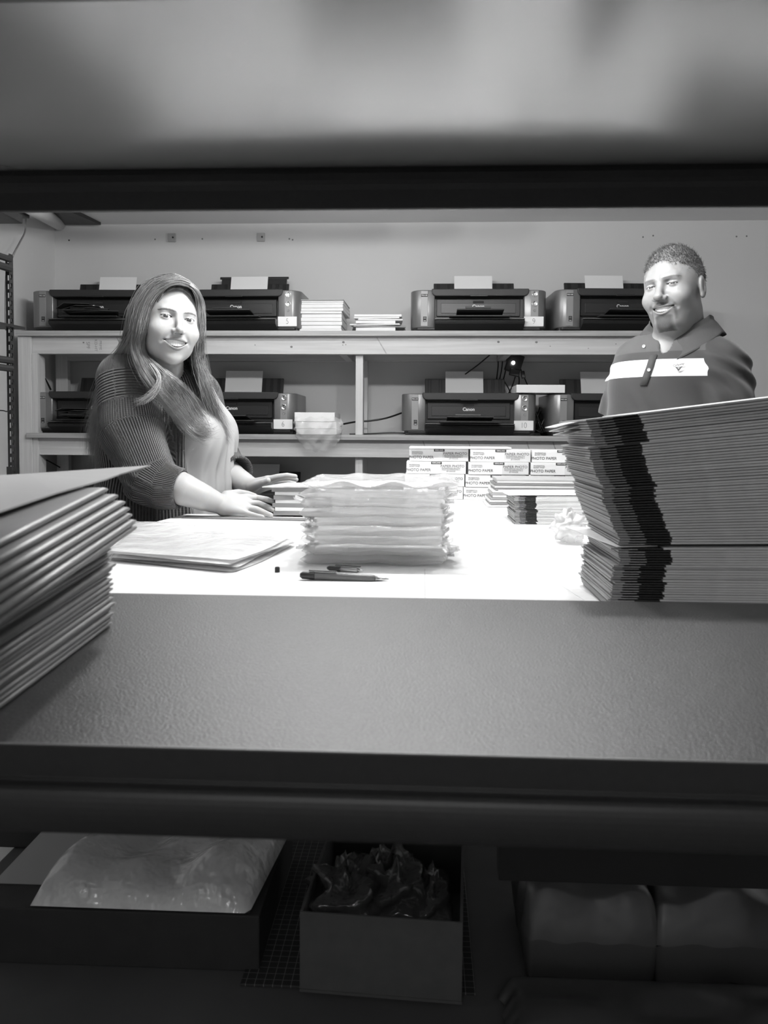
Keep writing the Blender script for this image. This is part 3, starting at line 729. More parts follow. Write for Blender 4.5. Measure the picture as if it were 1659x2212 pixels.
a = W(884, 966, YBX); tag(MB().box((a.x, YBX-.002, ZT2+4*BH+.001), (a.x+.36, YBX+.15, ZT2+4*BH+.008)).build('flat_white_card', M_pbox, bevel=.002), 'flat white card lying on top of the photo paper boxes', 'card')
# wrapped envelopes in front of the boxes
z = ZT2+.001; e0 = W(1052, 1087, 2.58); e1 = W(1250, 1087, 2.58)
for i in range(12):
    c = [.75, .25, .6, .3, .7, .35, .75, .2, .55, .2, .6, .45][i]; lx = e0.x+.03*(i/11)**.7+.004*math.sin(i*2)
    pack('long_envelope', .32, .18, .0068, mat('envelope_tone%d' % i, c, .5), (lx+.16, 2.58+.09, z), .01*math.sin(i), 'long envelope in the wrapped stack in front of the photo paper boxes', 'envelope', 'wrapped envelopes on the white table', .0012)
    z += .0076
def crumple(center, r, seed, m, label, sc=(1, 1, 1), n=26):
    rnd = random.Random(seed); ph = [rnd.uniform(0, 6) for _ in range(9)]
    def fn(u, v):
        th = 2*PI*u; p = PI*v
        k = 1+.18*math.sin(5*th+ph[0]+3*p)+.14*math.sin(9*p+ph[1]+2*th)+.10*math.sin(13*th-7*p+ph[2])
        if u >= .999: th = 0; k = 1+.18*math.sin(ph[0]+3*p)+.14*math.sin(9*p+ph[1])+.10*math.sin(-7*p+ph[2])
        return (center[0]+r*sc[0]*k*math.sin(p)*math.cos(th), center[1]+r*sc[1]*k*math.sin(p)*math.sin(th), max(center[2]+r*sc[2]*k*math.cos(p), center[2]-r*sc[2]*.9))
    return tag(MB().grid(fn, n, n).build('crumpled_bag', m, smooth=True), label, 'bag')
p = W(1228, 1118, 1.75); crumple((p.x, 1.75, ZT+.032), .034, 4, M_sleevef, 'crumpled clear bag on the table behind the right foreground pile', (.9, 1, .95))
# book-like packs between the woman's hands
z = ZT+.0045; x0 = W(583, 1110, 2.22).x
for i in range(7):
    w_ = i % 2
    pack('photo_pack', .15, .12, .0118 if w_ == 0 else .0098, mat('pack_light', .8, .5) if w_ == 1 else mat('pack_mid', .26, .5), (x0+.085+[0, .004, -.002, .006, 0, .005, -.004][i], 2.275, z), .02*math.sin(i*2), 
         'photo pack in the short pile held between the woman\'s hands', 'photo pack', 'photo packs between the woman\'s hands', .001)
    z += .0118 if w_ == 0 else .0098
zpk = z
card([Vector((x0-.02, 2.21, z)), Vector((x0+.20, 2.20, z+.002)), Vector((x0+.20, 2.335, z+.004)), Vector((x0+.03, 2.335, z+.004))], 'printed_sheet', mat('printed_sheet', .6, .3, noise=(30, .3)), 'printed sheet on top of the pile between the woman\'s hands', th=.003)

# ------------------------------------------------------------------ below the rack shelf
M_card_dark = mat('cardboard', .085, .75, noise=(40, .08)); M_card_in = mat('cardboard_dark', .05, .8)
U = US+.0005
def open_box(name, a, b, d, h, label, m, fill=None):
    """a,b: front bottom corners"""
    a = Vector(a); b = Vector(b); w = (b-a).length; rz = math.atan2(b.y-a.y, b.x-a.x)
    t = thing(name, a, label, 'box', rz=rz); th = .004
    MB().box((0, 0, 0), (w, d, th)).build('bottom', m, t)
    MB().box((0, 0, th), (w, th, h)).build('front_panel', m, t, bevel=.001)
    MB().box((0, d-th, th), (w, d, h)).build('back_panel', m, t, bevel=.001)
    MB().box((0, th, th), (th, d-th, h)).build('side_panel', m, t, bevel=.001)
    MB().box((w-th, th, th), (w, d-th, h)).build('side_panel', m, t, bevel=.001)
    return t, w
a = WZ(647, 2140, U+.006); b = WZ(998, 2168, U+.006)
mt = MB().box((a.x-.085, a.y+.012, U), (b.x+.02, a.y+.42, U+.004))
M_mat = mat('cutting_mat', .03, .6); nt = M_mat.node_tree; bs = nt.nodes['Principled BSDF']
br = nt.nodes.new('ShaderNodeTexBrick'); br.offset = 0; br.inputs['Scale'].default_value = 1; br.inputs['Brick Width'].default_value = .0127; br.inputs['Row Height'].default_value = .0127; br.inputs['Mortar Size'].default_value = .0004
br.inputs['Color1'].default_value = (.03, .03, .03, 1); br.inputs['Color2'].default_value = (.03, .03, .03, 1); br.inputs['Mortar'].default_value = (.22, .22, .22, 1)
tc = nt.nodes.new('ShaderNodeTexCoord'); nt.links.new(tc.outputs['Object'], br.inputs['Vector']); nt.links.new(br.outputs[0], bs.inputs['Base Color'])
tag(mt.build('cutting_mat', M_mat, bevel=.001), 'dark cutting mat with a fine pale grid under the cardboard box', 'cutting mat')
a.z = b.z = U+.0045
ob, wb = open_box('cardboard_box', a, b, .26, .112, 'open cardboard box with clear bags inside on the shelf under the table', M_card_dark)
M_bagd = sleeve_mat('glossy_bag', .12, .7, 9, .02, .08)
ctr = (a+b)/2
for k, (dx, dy, r, sc) in enumerate(((-.055, .10, .055, (1, 1.2, .9)), (.01, .13, .05, (1, 1.2, 1)), (.065, .12, .038, (.9, 1.6, 1)))):
    crumple((ctr.x+dx, ctr.y+dy, U+.068+(.012 if k < 2 else 0)), r, 30+k, M_bagd, 'glossy clear bag in the open cardboard box, %s' % ['left one', 'middle one', 'right one'][k], sc)
# long dark carton on the left with sleeves spilling over it
a = WZ(-60, 2078, U); b = WZ(560, 2100, U)
t = thing('flat_carton', a, 'long low dark carton at the lower left under clear sleeves', 'box', rz=math.atan2(b.y-a.y, b.x-a.x)); w = (b-a).length
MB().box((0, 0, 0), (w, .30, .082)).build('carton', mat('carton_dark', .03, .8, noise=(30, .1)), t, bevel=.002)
MB().box((.0, .06, .0825), (w*.28, .29, .0835)).build('paper_top', mat('grey_sheet', .40, .6), t)
def spill(u, v):
    x = a.x+.085+(w-.10)*u; y = a.y+.004+.30*v
    e = max(0, (1-abs(2*u-1)**6)*(1-abs(2*v-1)**6))**.5
    return (x+.025*v, y, U+.0842+.045*e+e*(.013*math.sin(9*u+2*v)+.008*math.sin(17*u-5*v+1)+.006*math.sin(11*v)))
def spill2(u, v):
    p = spill(u, v); e = max(0, (1-abs(2*u-1)**6)*(1-abs(2*v-1)**6))**.5
    return (p[0], p[1], U+.0842)
mb = MB(); mb.grid(spill, 50, 30); mb.grid(spill2, 50, 30)
tag(mb.build('sleeve_bundle', sleeve_mat('sleeve_bundle_film', .80, .95, 10, .03, .14), smooth=True), 'loose bundle of clear plastic sleeves lying on the long dark carton', 'sleeve bundle')
# small dark crate behind at far left
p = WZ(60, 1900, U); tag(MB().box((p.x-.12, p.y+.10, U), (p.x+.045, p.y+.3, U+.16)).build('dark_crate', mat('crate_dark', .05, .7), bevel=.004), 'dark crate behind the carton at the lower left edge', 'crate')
# bulging bags at the lower right
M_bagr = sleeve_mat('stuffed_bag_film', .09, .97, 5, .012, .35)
for k, (x0, x1, y1, label) in enumerate(((1140, 1425, 2092, 'stuffed grey plastic bag at the lower right, the left one of two'), (1425, 1760, 2100, 'stuffed grey plastic bag at the lower right corner beside its twin'))):
    a = WZ(x0, y1, U+.05); b = WZ(x1, y1, U+.05)
    o = puff(b.x-a.x, .20, .15, 50+k, .004).build('stuffed_bag', M_bagr, smooth=True); o.location = ((a.x+b.x)/2, a.y+.12, U+.0)
    tag(o, label, 'bag')
a = WZ(1085, 2170, U+.03)
for k, (dx, dy, ww, hh) in enumerate(((0, -.005, .46, .055),)):
    o = puff(ww, .10, hh, 60+k, .003).build('rolled_bag', sleeve_mat('rolled_bag_film', .05, .97, 5, .01, .4), smooth=True); o.location = (a.x+ww/2, a.y-.02, U); tag(o, 'dark rolled plastic bag lying in front of the stuffed bags', 'bag')
p = W(1078, 1857, 1.0); q = W(1078, 1903, 1.0)
tag(MB().box((p.x, 1.0, q.z), (.60, 1.03, p.z+.02)).build('table_rail', M_dark, bevel=.002), 'dark rail under the white table at the lower right', 'rail')
# ------------------------------------------------------------------ signed distance modelling of the two people
def ell(P, c, r):
    r = np.array(r); q = (P-np.array(c))/r; k0 = np.sqrt((q*q).sum(1)); q2 = q/r; k1 = np.sqrt((q2*q2).sum(1))+1e-9
    return k0*(k0-1)/k1
def cap(P, a, b, ra, rb):
    a = np.array(a, float); b = np.array(b, float); ab = b-a; t = np.clip(((P-a)@ab)/(ab@ab+1e-12), 0, 1)
    d = P-a-t[:, None]*ab
    return np.sqrt((d*d).sum(1))-(ra+(rb-ra)*t)
def smin(a, b, k):
    h = np.clip(.5+.5*(b-a)/k, 0, 1); return b+(a-b)*h-k*h*(1-h)
def smax(a, b, k): return -smin(-a, -b, k)
def chain(P, pts, rs, k=None):
    d = None
    for i in range(len(pts)-1):
        c = cap(P, pts[i], pts[i+1], rs[i], rs[i+1]); d = c if d is None else (np.minimum(d, c) if not k else smin(d, c, k))
    return d
def surfnet(f, lo, hi, h, B=8):
    lo = np.array(lo, float); hi = np.array(hi, float)
    nb = np.ceil((hi-lo)/(h*B)).astype(int); n = nb*B+1
    bc = np.stack(np.meshgrid(*[lo[a]+(np.arange(nb[a])+.5)*h*B for a in range(3)], indexing='ij'), -1).reshape(-1, 3)
    d = f(bc); act = np.abs(d) < h*B*1.35
    V = np.zeros(n, np.float32)
    sign = np.where(d < 0, -1., 1.).reshape(nb)
    V[:-1, :-1, :-1] = np.repeat(np.repeat(np.repeat(sign, B, 0), B, 1), B, 2)
    V[-1] = 1; V[:, -1] = 1; V[:, :, -1] = 1
    idx = np.argwhere(act.reshape(nb)); off = np.stack(np.meshgrid(*[np.arange(B+1)]*3, indexing='ij'), -1).reshape(-1, 3)
    CH = 400
    for s in range(0, len(idx), CH):
        g = (idx[s:s+CH, None, :]*B+off[None]).reshape(-1, 3)
        V[g[:, 0], g[:, 1], g[:, 2]] = f(lo+g*h)
    S = V < 0
    # cells with a sign change
    c = [S[i:n[0]-1+i, j:n[1]-1+j, k:n[2]-1+k] for i in (0, 1) for j in (0, 1) for k in (0, 1)]
    a_ = np.logical_and.reduce(c); o_ = np.logical_or.reduce(c); cells = np.argwhere(o_ & ~a_)
    if len(cells) == 0: return np.zeros((0, 3)), np.zeros((0, 4), int)
    acc = np.zeros((len(cells), 3)); cnt = np.zeros(len(cells))
    cor = [(i, j, k) for i in (0, 1) for j in (0, 1) for k in (0, 1)]
    for p in cor:
        for ax in range(3):
            if p[ax] == 1: continue
            q = list(p); q[ax] = 1
            v0 = V[cells[:, 0]+p[0], cells[:, 1]+p[1], cells[:, 2]+p[2]]; v1 = V[cells[:, 0]+q[0], cells[:, 1]+q[1], cells[:, 2]+q[2]]
            m = (v0 < 0) != (v1 < 0); t = np.where(m, v0/(v0-v1+1e-12), 0)
            pt = np.array(p, float)[None]+t[:, None]*(np.array(q)-np.array(p))[None]
            acc += pt*m[:, None]; cnt += m
    verts = lo+(cells+acc/cnt[:, None])*h
    id3 = -np.ones(n-1, int); id3[cells[:, 0], cells[:, 1], cells[:, 2]] = np.arange(len(cells))
    quads = []
    for ax in range(3):
        sl0 = [slice(None)]*3; sl1 = [slice(None)]*3; sl0[ax] = slice(0, -1); sl1[ax] = slice(1, None)
        e = np.argwhere(S[tuple(sl0)] != S[tuple(sl1)])
        b1, b2 = [(1, 2), (2, 0), (0, 1)][ax]
        e = e[(e[:, b1] > 0) & (e[:, b2] > 0) & (e[:, b1] < n[b1]-1) & (e[:, b2] < n[b2]-1)]
        flip = S[tuple(sl0)][e[:, 0], e[:, 1], e[:, 2]]
        def cid(o1, o2):
            g = e.copy(); g[:, b1] -= o1; g[:, b2] -= o2; return id3[g[:, 0], g[:, 1], g[:, 2]]
        q = np.stack([cid(1, 1), cid(0, 1), cid(0, 0), cid(1, 0)], 1)
        q = np.where(flip[:, None], q, q[:, ::-1]); quads.append(q[(q >= 0).all(1)])
    return verts, np.concatenate(quads)
def np_mesh(name, verts, quads, attrs=None):
    me = bpy.data.meshes.new(name); me.vertices.add(len(verts)); me.vertices.foreach_set('co', np.asarray(verts, np.float32).ravel())
    k = quads.shape[1]; me.loops.add(len(quads)*k); me.loops.foreach_set('vertex_index', np.asarray(quads, np.int32).ravel())
    me.polygons.add(len(quads)); me.polygons.foreach_set('loop_start', np.arange(0, len(quads)*k, k, dtype=np.int32))
    me.polygons.foreach_set('use_smooth', np.ones(len(quads), bool)); me.update(calc_edges=True); me.validate()
    for nm, a in (attrs or {}).items():
        at = me.attributes.new(nm, 'FLOAT', 'POINT'); at.data.foreach_set('value', np.asarray(a, np.float32))
    return me
def obj_of(name, me, m, parent=None):
    me.materials.append(m); o = bpy.data.objects.new(name, me); COL.objects.link(o)
    if parent is not None: o.parent = parent
    return o
def attr_mat(name, base, attr, rough=.5, sss=0.0, bump=None, coat=0.0, spec=.5, sheen=0.):
    """grey material whose base grey is multiplied by a per-vertex tone (lips, brows, stubble, stripes)"""
    m = mat(name, base, rough, sss=sss, bump=bump, coat=coat, spec=spec, sheen=sheen); nt = m.node_tree; b = nt.nodes['Principled BSDF']
    at = nt.nodes.new('ShaderNodeAttribute'); at.attribute_name = attr
    mx = nt.nodes.new('ShaderNodeMix'); mx.data_type = 'RGBA'; mx.blend_type = 'MULTIPLY'; mx.inputs[0].default_value = 1; mx.inputs[6].default_value = (base, base, base, 1)
    nt.links.new(at.outputs['Fac'], mx.inputs[7]); nt.links.new(mx.outputs[2], b.inputs['Base Color']); return m

def head_field(L, p):
    """L: points in head space (x side, y forward, z up)."""
    fw = p['w']; x = np.abs(L[:, 0]); S = np.stack([x, L[:, 1], L[:, 2]], 1)
    X0, Y0, Z0 = L[:, 0], L[:, 1], L[:, 2]
    d = ell(S, (0, -.014, .034), (.074*fw, .094, .088))
    d = smin(d, ell(S, (0, .028, -.012), (.061*fw, .060, .085)), .03)
    d = smin(d, ell(S, (0, .026, -.062), (.052*p['jaw'], .052, .042)), .03)
    d = smin(d, ell(S, (0, .068, -.094), (.021*p['chin'], .018, .017)), .024)
    d = smin(d, ell(S, (.037*fw, .060, -.026), (.025*p['cheek'], .024, .023)), .022)
    d = smin(d, cap(S, (.010, .085, .026), (.038, .072, .027), .006*p['brow'], .006*p['brow']), .016)
    # eye sockets and lid spheres
    d = smax(d, -ell(S, (.030, .094, .009), (.019, .016, .011)), .012)
    ec = (.031, .0715, .009)
    d = smin(d, np.sqrt(((S-np.array(ec))**2).sum(1))-p.get('lid', .0137), .004)
    xe = (x-ec[0]); zc = .0092+p['eyetilt']*xe-p['eyecurve']*(xe*xe)*30+.0
    hh = p['eyeopen']*np.clip(1-(xe/.0142)**2, 0, 1)
    ap = np.maximum(np.maximum(np.abs(Z0-zc)-hh, np.abs(xe)-.0142), .074-Y0)
    d = smax(d, -ap, .0012)
    # upper lid crease
    d = smax(d, -(cap(S, (.019, .0855, .0165), (.043, .078, .0165), .0012, .001)), .003)
    # nose
    d = smin(d, cap(S, (0, .083, .016), (0, .104, -.019), .0068*p['nose'], .0085*p['nose']), .010)
    d = smin(d, ell(S, (0, .108, -.0235), (.0105*p['nose'], .0105, .009)), .007)
    d = smin(d, ell(S, (.0125*p['nose'], .097, -.0275), (.0075, .0085, .007)), .006)
    d = smax(d, -ell(S, (.0068, .104, -.0345), (.0036, .005, .0035)), .002)
    # muzzle and lips
    d = smin(d, ell(S, (0, .070, -.056), (.032, .022, .022)), .016)
    mz = p['mouth']; mw = p['mw']
    zc = mz+p['smile']*x*x; h = p['gap']*np.clip(1-(x/mw)**2, 0, 1)
    ys = .0915-11*x*x
    lip_u = np.sqrt((Y0-ys-.0000)**2+(Z0-(zc+h+.0028))**2+np.clip(x-mw, 0, 1)**2)-p['lip']*np.clip(1-(x/(mw+.004))**4, .05, 1)
    lip_l = np.sqrt((Y0-ys-.0002)**2+(Z0-(zc-h-.0038))**2+np.clip(x-mw*.9, 0, 1)**2)-p['lip']*1.2*np.clip(1-(x/(mw+.002))**3, .05, 1)
    d = smin(d, lip_u, .004); d = smin(d, lip_l, .004)
    op = np.maximum(np.maximum(np.abs(Z0-zc)-h, x-mw), .062-Y0)
    d = smax(d, -op, .0016)
    # groove from nose to mouth corner, dimple under lip
    d = smax(d, -cap(S, (.0195, .093, -.032), (.038, .077, -.056), .0010, .0012), .010)
    d = smax(d, -ell(S, (0, .097, -.081), (.016, .006, .004)), .006)
    # ears
    e = ell(S, (.0765*fw, -.008, -.004), (.0075, .018, .031)); e = smax(e, -ell(S, (.086*fw, -.004, -.002), (.007, .010, .020)), .003)
    e = smin(e, ell(S, (.0775*fw, .000, -.027), (.005, .008, .009)), .004)
    d = smin(d, e, .004)
    return d
def head_tone(L, p):
    x = np.abs(L[:, 0]); Y0, Z0 = L[:, 1], L[:, 2]; t = np.ones(len(L)); front = Y0 > .04
    mw = p['mw']; zc = p['mouth']+p['smile']*x*x; h = p['gap']*np.clip(1-(x/mw)**2, 0, 1)
    w = np.clip(1-(x/(mw+.003))**2, 0, 1)
    up = (Z0 < zc+h+.0062*w+.0005) & (Z0 > zc-h-.0085*w) & (x < mw+.003) & (Y0 > .066)
    t[up] = p['liptone']
    inside = (np.abs(Z0-zc) < h*.95) & (x < mw) & (Y0 < .082) & (Y0 > .05) & (np.abs(Z0-p['mouth']) < .02); t[inside] = .15
    # brows
    bz = p['browz']+p['browarch']*np.clip(1-((x-.034)/.022)**2, -1, 1)-.05*np.clip(x-.034, 0, 1)
    bw = p['browth']*np.clip(1-((x-.032)/.0225)**4, 0, 1)
    br = (np.abs(Z0-bz) < bw) & front; t[br] = np.minimum(t[br], p['browtone'])
    # lash line
    ec = .031; xe = x-ec; zc2 = .0092+p['eyetilt']*xe-p['eyecurve']*(xe*xe)*30; hh = p['eyeopen']*np.clip(1-(xe/.0142)**2, 0, 1)
    la = (Z0 > zc2+hh-.0012) & (Z0 < zc2+hh+p['lash']) & (np.abs(xe) < .0150) & (Y0 > .066); t[la] = .12
    la = (Z0 < zc2-hh+.0008) & (Z0 > zc2-hh-.0010) & (np.abs(xe) < .0140) & (Y0 > .066); t[la] = .45
    # nostrils
    t[(((x-.0068)/.0036)**2+((Z0+.0345)/.0032)**2 < 1) & (Y0 > .094)] = .25
    if p.get('beard'):
        g = np.sin(L[:, 0]*2100+np.sin(Z0*1700)*2)*np.sin(Z0*1900+1)*.10
        mo = np.clip(1-np.abs(Z0-(p['mouth']+.0155-11*x*x))/.0075, 0, .6)/.6*(x < .033)*(Y0 > .06)
        side = np.clip(1-np.abs(x-.033)/.0055, 0, 1)*(Z0 < -.042)*(Z0 > -.088)*(Y0 > .045)
        ch = np.clip(1.25-(x/.026)**4-np.clip((-.083-Z0), 0, 1)*14*0-np.clip((Z0+.076)/.006, 0, 2), 0, 1)*(Y0 > .035)*(Z0 > -.118)
        k = np.clip(np.maximum(np.maximum(mo*.95, side*.5), ch), 0, 1); t *= 1-k*(.66+g)
        st = np.clip((-.035-Z0)/.03, 0, 1)*(x > .03)*.10; t *= 1-st
    return t
def head_matrix(c, yaw, pitch, roll, s):
    return Matrix.Translation(c) @ Matrix.Rotation(PI+yaw, 4, 'Z') @ Matrix.Rotation(pitch, 4, 'X') @ Matrix.Rotation(roll, 4, 'Y') @ Matrix.Scale(s, 4)
def to_local(M, P):
    I = np.array(M.inverted()); return P@I[:3, :3].T+I[:3, 3]
M_eye = mat('eye_white', .72, .12, spec=.6, coat=.5)
M_iris = mat('iris', .06, .1, coat=.8)
M_teeth = mat('teeth', .92, .25, coat=.3)
def face_parts(body, M, p, gaze=(0, 0)):
    s = M.to_scale().x
    for sg in (-1, 1):
        c = Vector((sg*.031, .0715, .009))
        mb = MB(); mb.lathe([(.0126*math.sin(PI*k/12)+1e-5, -.0126*math.cos(PI*k/12)) for k in range(13)], M @ T(*c) @ Matrix.Scale(p.get('ball', 1.0), 4), 20)
        e = mb.build('eyeball', M_eye, body, smooth=True)
        d = Vector((gaze[0], 1, gaze[1])).normalized(); A = M @ T(*c) @ d.to_track_quat('Z', 'Y').to_matrix().to_4x4() @ Matrix.Scale(p.get('ball', 1.0), 4)
        MB().lathe([(.0001, .0133), (.0035, .0129), (.0063, .0116), (.0065, .0106)], A, 18).build('iris', M_iris, e, smooth=True)
    mw = p['mw']*.86
    def th(u, v):
        x = (2*u-1)*mw; g = abs(math.sin(u*PI*9)); zt_ = p['mouth']+p['smile']*x*x+p['gap']*1.1
        return M @ Vector((x, .0868-13*x*x-.0012*(1-g)**3, zt_-v*(p['gap']*p.get('tooth', 1.55)*(1-.25*(2*u-1)**2)+.0012*g**.5)))
    MB().grid(th, 60, 5).build('teeth', M_teeth, body, smooth=True)
def strands(name, m, parent, guides_list, n, seed, r0=.0011, spread=.01, seg=18, r1=.12, wav=.004):
    """hair: tapered strands interpolated inside a sheet of guide curves (lists of Vectors with equal counts)"""
    rnd = np.random.RandomState(seed); V = []; F = []; base = 0
    G = np.array([[list(p) for p in g] for g in guides_list])          # guides x points x 3
    ng, npt = G.shape[0], G.shape[1]
    for k in range(n):
        a = rnd.rand()*(ng-1); i = min(int(a), ng-2); w = a-i; w = w*w*(3-2*w) if ng > 2 else w
        P = G[i]*(1-w)+G[i+1]*w
        tt = np.linspace(0, (npt-1)*(1-.38*rnd.rand()**1.6), seg); idx = np.clip(tt.astype(int), 0, npt-2); fr = tt-idx
        p0 = P[np.clip(idx-1, 0, npt-1)]; p1 = P[idx]; p2 = P[idx+1]; p3 = P[np.clip(idx+2, 0, npt-1)]; f = fr[:, None]
        C = .5*((2*p1)+(p2-p0)*f+(2*p0-5*p1+4*p2-p3)*f*f+(3*p1-p0-3*p2+p3)*f**3)
        s = np.linspace(0, 1, seg)[:, None]
        off = rnd.randn(3)*spread; off2 = rnd.randn(3)*spread*.7; ph = rnd.rand()*6; am = wav*(.4+rnd.rand())
        clump = np.array([math.sin(a*5.1+1), math.cos(a*7.3), math.sin(a*3.7)])
        C = C+off*(.35+.65*s)+off2*s*s+am*np.sin(s*7+ph+a*3)*clump*s
        T_ = np.gradient(C, axis=0); T_ /= np.linalg.norm(T_, axis=1)[:, None]+1e-9
        N_ = np.cross(T_, np.array([.3, .9, .2])); N_ /= np.linalg.norm(N_, axis=1)[:, None]+1e-9; B_ = np.cross(T_, N_)
        rr = r0*(.6+.8*rnd.rand())*(1-(1-r1)*s**2)
        ring = [C+N_*rr, C-N_*rr*.5+B_*rr*.87, C-N_*rr*.5-B_*rr*.87]
        V.append(np.stack(ring, 1).reshape(-1, 3))
        q = np.arange(seg-1)[:, None]*3; kk = np.arange(3)[None]; k2 = (kk+1) % 3
        F.append(np.stack([q+kk, q+k2, q+3+k2, q+3+kk], -1).reshape(-1, 4)+base); base += seg*3
    return obj_of(name, np_mesh(name, np.concatenate(V), np.concatenate(F)), m, parent)
def rib_mat(name, base, pitch_attr='rib'):
    m = mat(name, base, .85, sheen=.3); nt = m.node_tree; b = nt.nodes['Principled BSDF']
    at = nt.nodes.new('ShaderNodeAttribute'); at.attribute_name = pitch_attr
    a2 = nt.nodes.new('ShaderNodeAttribute'); a2.attribute_name = 'ribv'
    s1 = nt.nodes.new('ShaderNodeMath'); s1.operation = 'SINE'; nt.links.new(at.outputs['Fac'], s1.inputs[0])
    s2 = nt.nodes.new('ShaderNodeMath'); s2.operation = 'SINE'; nt.links.new(a2.outputs['Fac'], s2.inputs[0])
    mu = nt.nodes.new('ShaderNodeMath'); mu.operation = 'MULTIPLY_ADD'; mu.inputs[1].default_value = .10
    nt.links.new(s2.outputs[0], mu.inputs[0]); nt.links.new(s1.outputs[0], mu.inputs[2])
    bp = nt.nodes.new('ShaderNodeBump'); bp.inputs['Strength'].default_value = 1; bp.inputs['Distance'].default_value = .0026
    nt.links.new(mu.outputs[0], bp.inputs['Height']); nt.links.new(bp.outputs[0], b.inputs['Normal'])
    return m

# =================================================================== woman
WP = dict(w=1.0, jaw=1.10, chin=1.0, cheek=1.12, brow=.5, eyetilt=.03, eyecurve=-.0, eyeopen=.0036, nose=.88, mouth=-.0590, mw=.0300, smile=8., gap=.0088,
          lip=.0032, liptone=.52, browz=.0235, browarch=.0035, browth=.0022, browtone=.32, lash=.0020, tooth=1.7)
HWm = head_matrix(W(366, 700, 2.27), math.radians(33), math.radians(-2), math.radians(-6), 1.04)
skinW = attr_mat('skin_light', .44, 'tone', .48, sss=.25, bump=(260, .06))
wN0 = np.array(HWm @ Vector((0, -.02, -.07))); wC = np.array(W(352, 850, 2.42))
wSn = np.array(W(285, 822, 2.30)); wSf = np.array(W(425, 850, 2.60))
def f_whead(P):
    d = head_field(to_local(HWm, P), WP)*1.04
    d = smin(d, cap(P, wN0, wC, .052, .062), .025)
    d = smin(d, cap(P, wC+np.array([-.02, -.05, -.02]), wC+np.array([.0, .07, -.02]), .07, .07), .05)
    return d
hc = np.array(HWm.translation)
v1, q1 = surfnet(f_whead, hc+(-.17, -.17, -.24), hc+(.17, .26, .17), .0019)
t1 = head_tone(to_local(HWm, v1), WP)
# arms and hands
def P3(px, py, Y): return np.array(W(px, py, Y))
nE = P3(345, 1035, 2.20); nC = P3(398, 1058, 2.175); nW = P3(478, 1090, 2.195)
def f_hand_near(P):
    d = chain(P, [nE, nC, P3(440, 1075, 2.18), nW], [.050, .044, .036, .0265])
    # palm as a slab of capsules from wrist to knuckles
    kn = [P3(534, 1076, 2.265), P3(535, 1087, 2.245), P3(531, 1097, 2.225), P3(524, 1106, 2.205)]
    wr = [P3(484, 1083, 2.215), P3(486, 1090, 2.205), P3(486, 1095, 2.195), P3(485, 1100, 2.19)]
    for a, b in zip(wr, kn): d = smin(d, cap(P, a, b, .0185, .0125), .012)
    fin = [([kn[0], P3(556, 1076, 2.275), P3(576, 1079, 2.262), P3(588, 1083, 2.243)], [.0108, .0095, .0085, .0070]),
           ([kn[1], P3(558, 1088, 2.252), P3(577, 1095, 2.238), P3(590, 1101, 2.222)], [.0110, .0096, .0086, .0072]),
           ([kn[2], P3(553, 1100, 2.225), P3(572, 1108, 2.212), P3(585, 1113, 2.203)], [.0108, .0092, .0082, .0070]),
           ([kn[3], P3(540, 1111, 2.197), P3(556, 1115, 2.190), P3(567, 1117, 2.186)], [.0100, .0080, .0072, .0062])]
    df = None
    for pts, rs in fin:
        c = chain(P, pts, rs); df = c if df is None else smin(df, c, .0022)
    d = smin(d, df, .006)
    th = chain(P, [P3(490, 1072, 2.235), P3(515, 1066, 2.285), P3(535, 1068, 2.31), P3(550, 1072, 2.32)], [.0165, .0125, .0105, .0085])
    return smin(d, th, .010)
fE = P3(470, 1000, 2.62); fC = P3(508, 1032, 2.50); fW = P3(540, 1050, 2.44)
def f_hand_far(P):
    d = chain(P, [fE, fC, fW], [.046, .038, .029])
    kn = [P3(578, 1036, 2.375), P3(582, 1040, 2.400), P3(584, 1045, 2.420), P3(582, 1050, 2.440)]
    wr = [P3(545, 1046, 2.425), P3(547, 1050, 2.435), P3(548, 1053, 2.445), P3(548, 1056, 2.450)]
    for a, b in zip(wr, kn): d = smin(d, cap(P, a, b, .0170, .0115), .012)
    fin = [([kn[0], P3(600, 1030, 2.365), P3(620, 1027, 2.36), P3(638, 1029, 2.355)], [.0105, .0088, .0080, .0066]),
           ([kn[1], P3(606, 1033, 2.395), P3(626, 1032, 2.392), P3(640, 1036, 2.390)], [.0105, .0088, .0080, .0066]),
           ([kn[2], P3(606, 1040, 2.42), P3(624, 1040, 2.42), P3(636, 1044, 2.42)], [.0102, .0085, .0078, .0066]),
           ([kn[3], P3(600, 1049, 2.445), P3(615, 1051, 2.447), P3(624, 1054, 2.447)], [.0095, .0078, .0070, .0060])]
    df = None
    for pts, rs in fin:
        c = chain(P, pts, rs); df = c if df is None else smin(df, c, .0022)
    d = smin(d, df, .006)
    th = chain(P, [P3(545, 1052, 2.41), P3(560, 1046, 2.375), P3(570, 1042, 2.355), P3(579, 1038, 2.345)], [.0155, .0120, .0100, .0080])
    return smin(d, th, .009)
def bbox(pts, m): pts = np.array(pts); return pts.min(0)-m, pts.max(0)+m
lo, hi = bbox([nE, P3(595, 1120, 2.18), P3(555, 1060, 2.33)], .05); v2, q2 = surfnet(f_hand_near, lo, hi, .0021)
lo, hi = bbox([fE, P3(642, 1060, 2.34), P3(600, 1025, 2.46)], .05); v3, q3 = surfnet(f_hand_far, lo, hi, .0021)
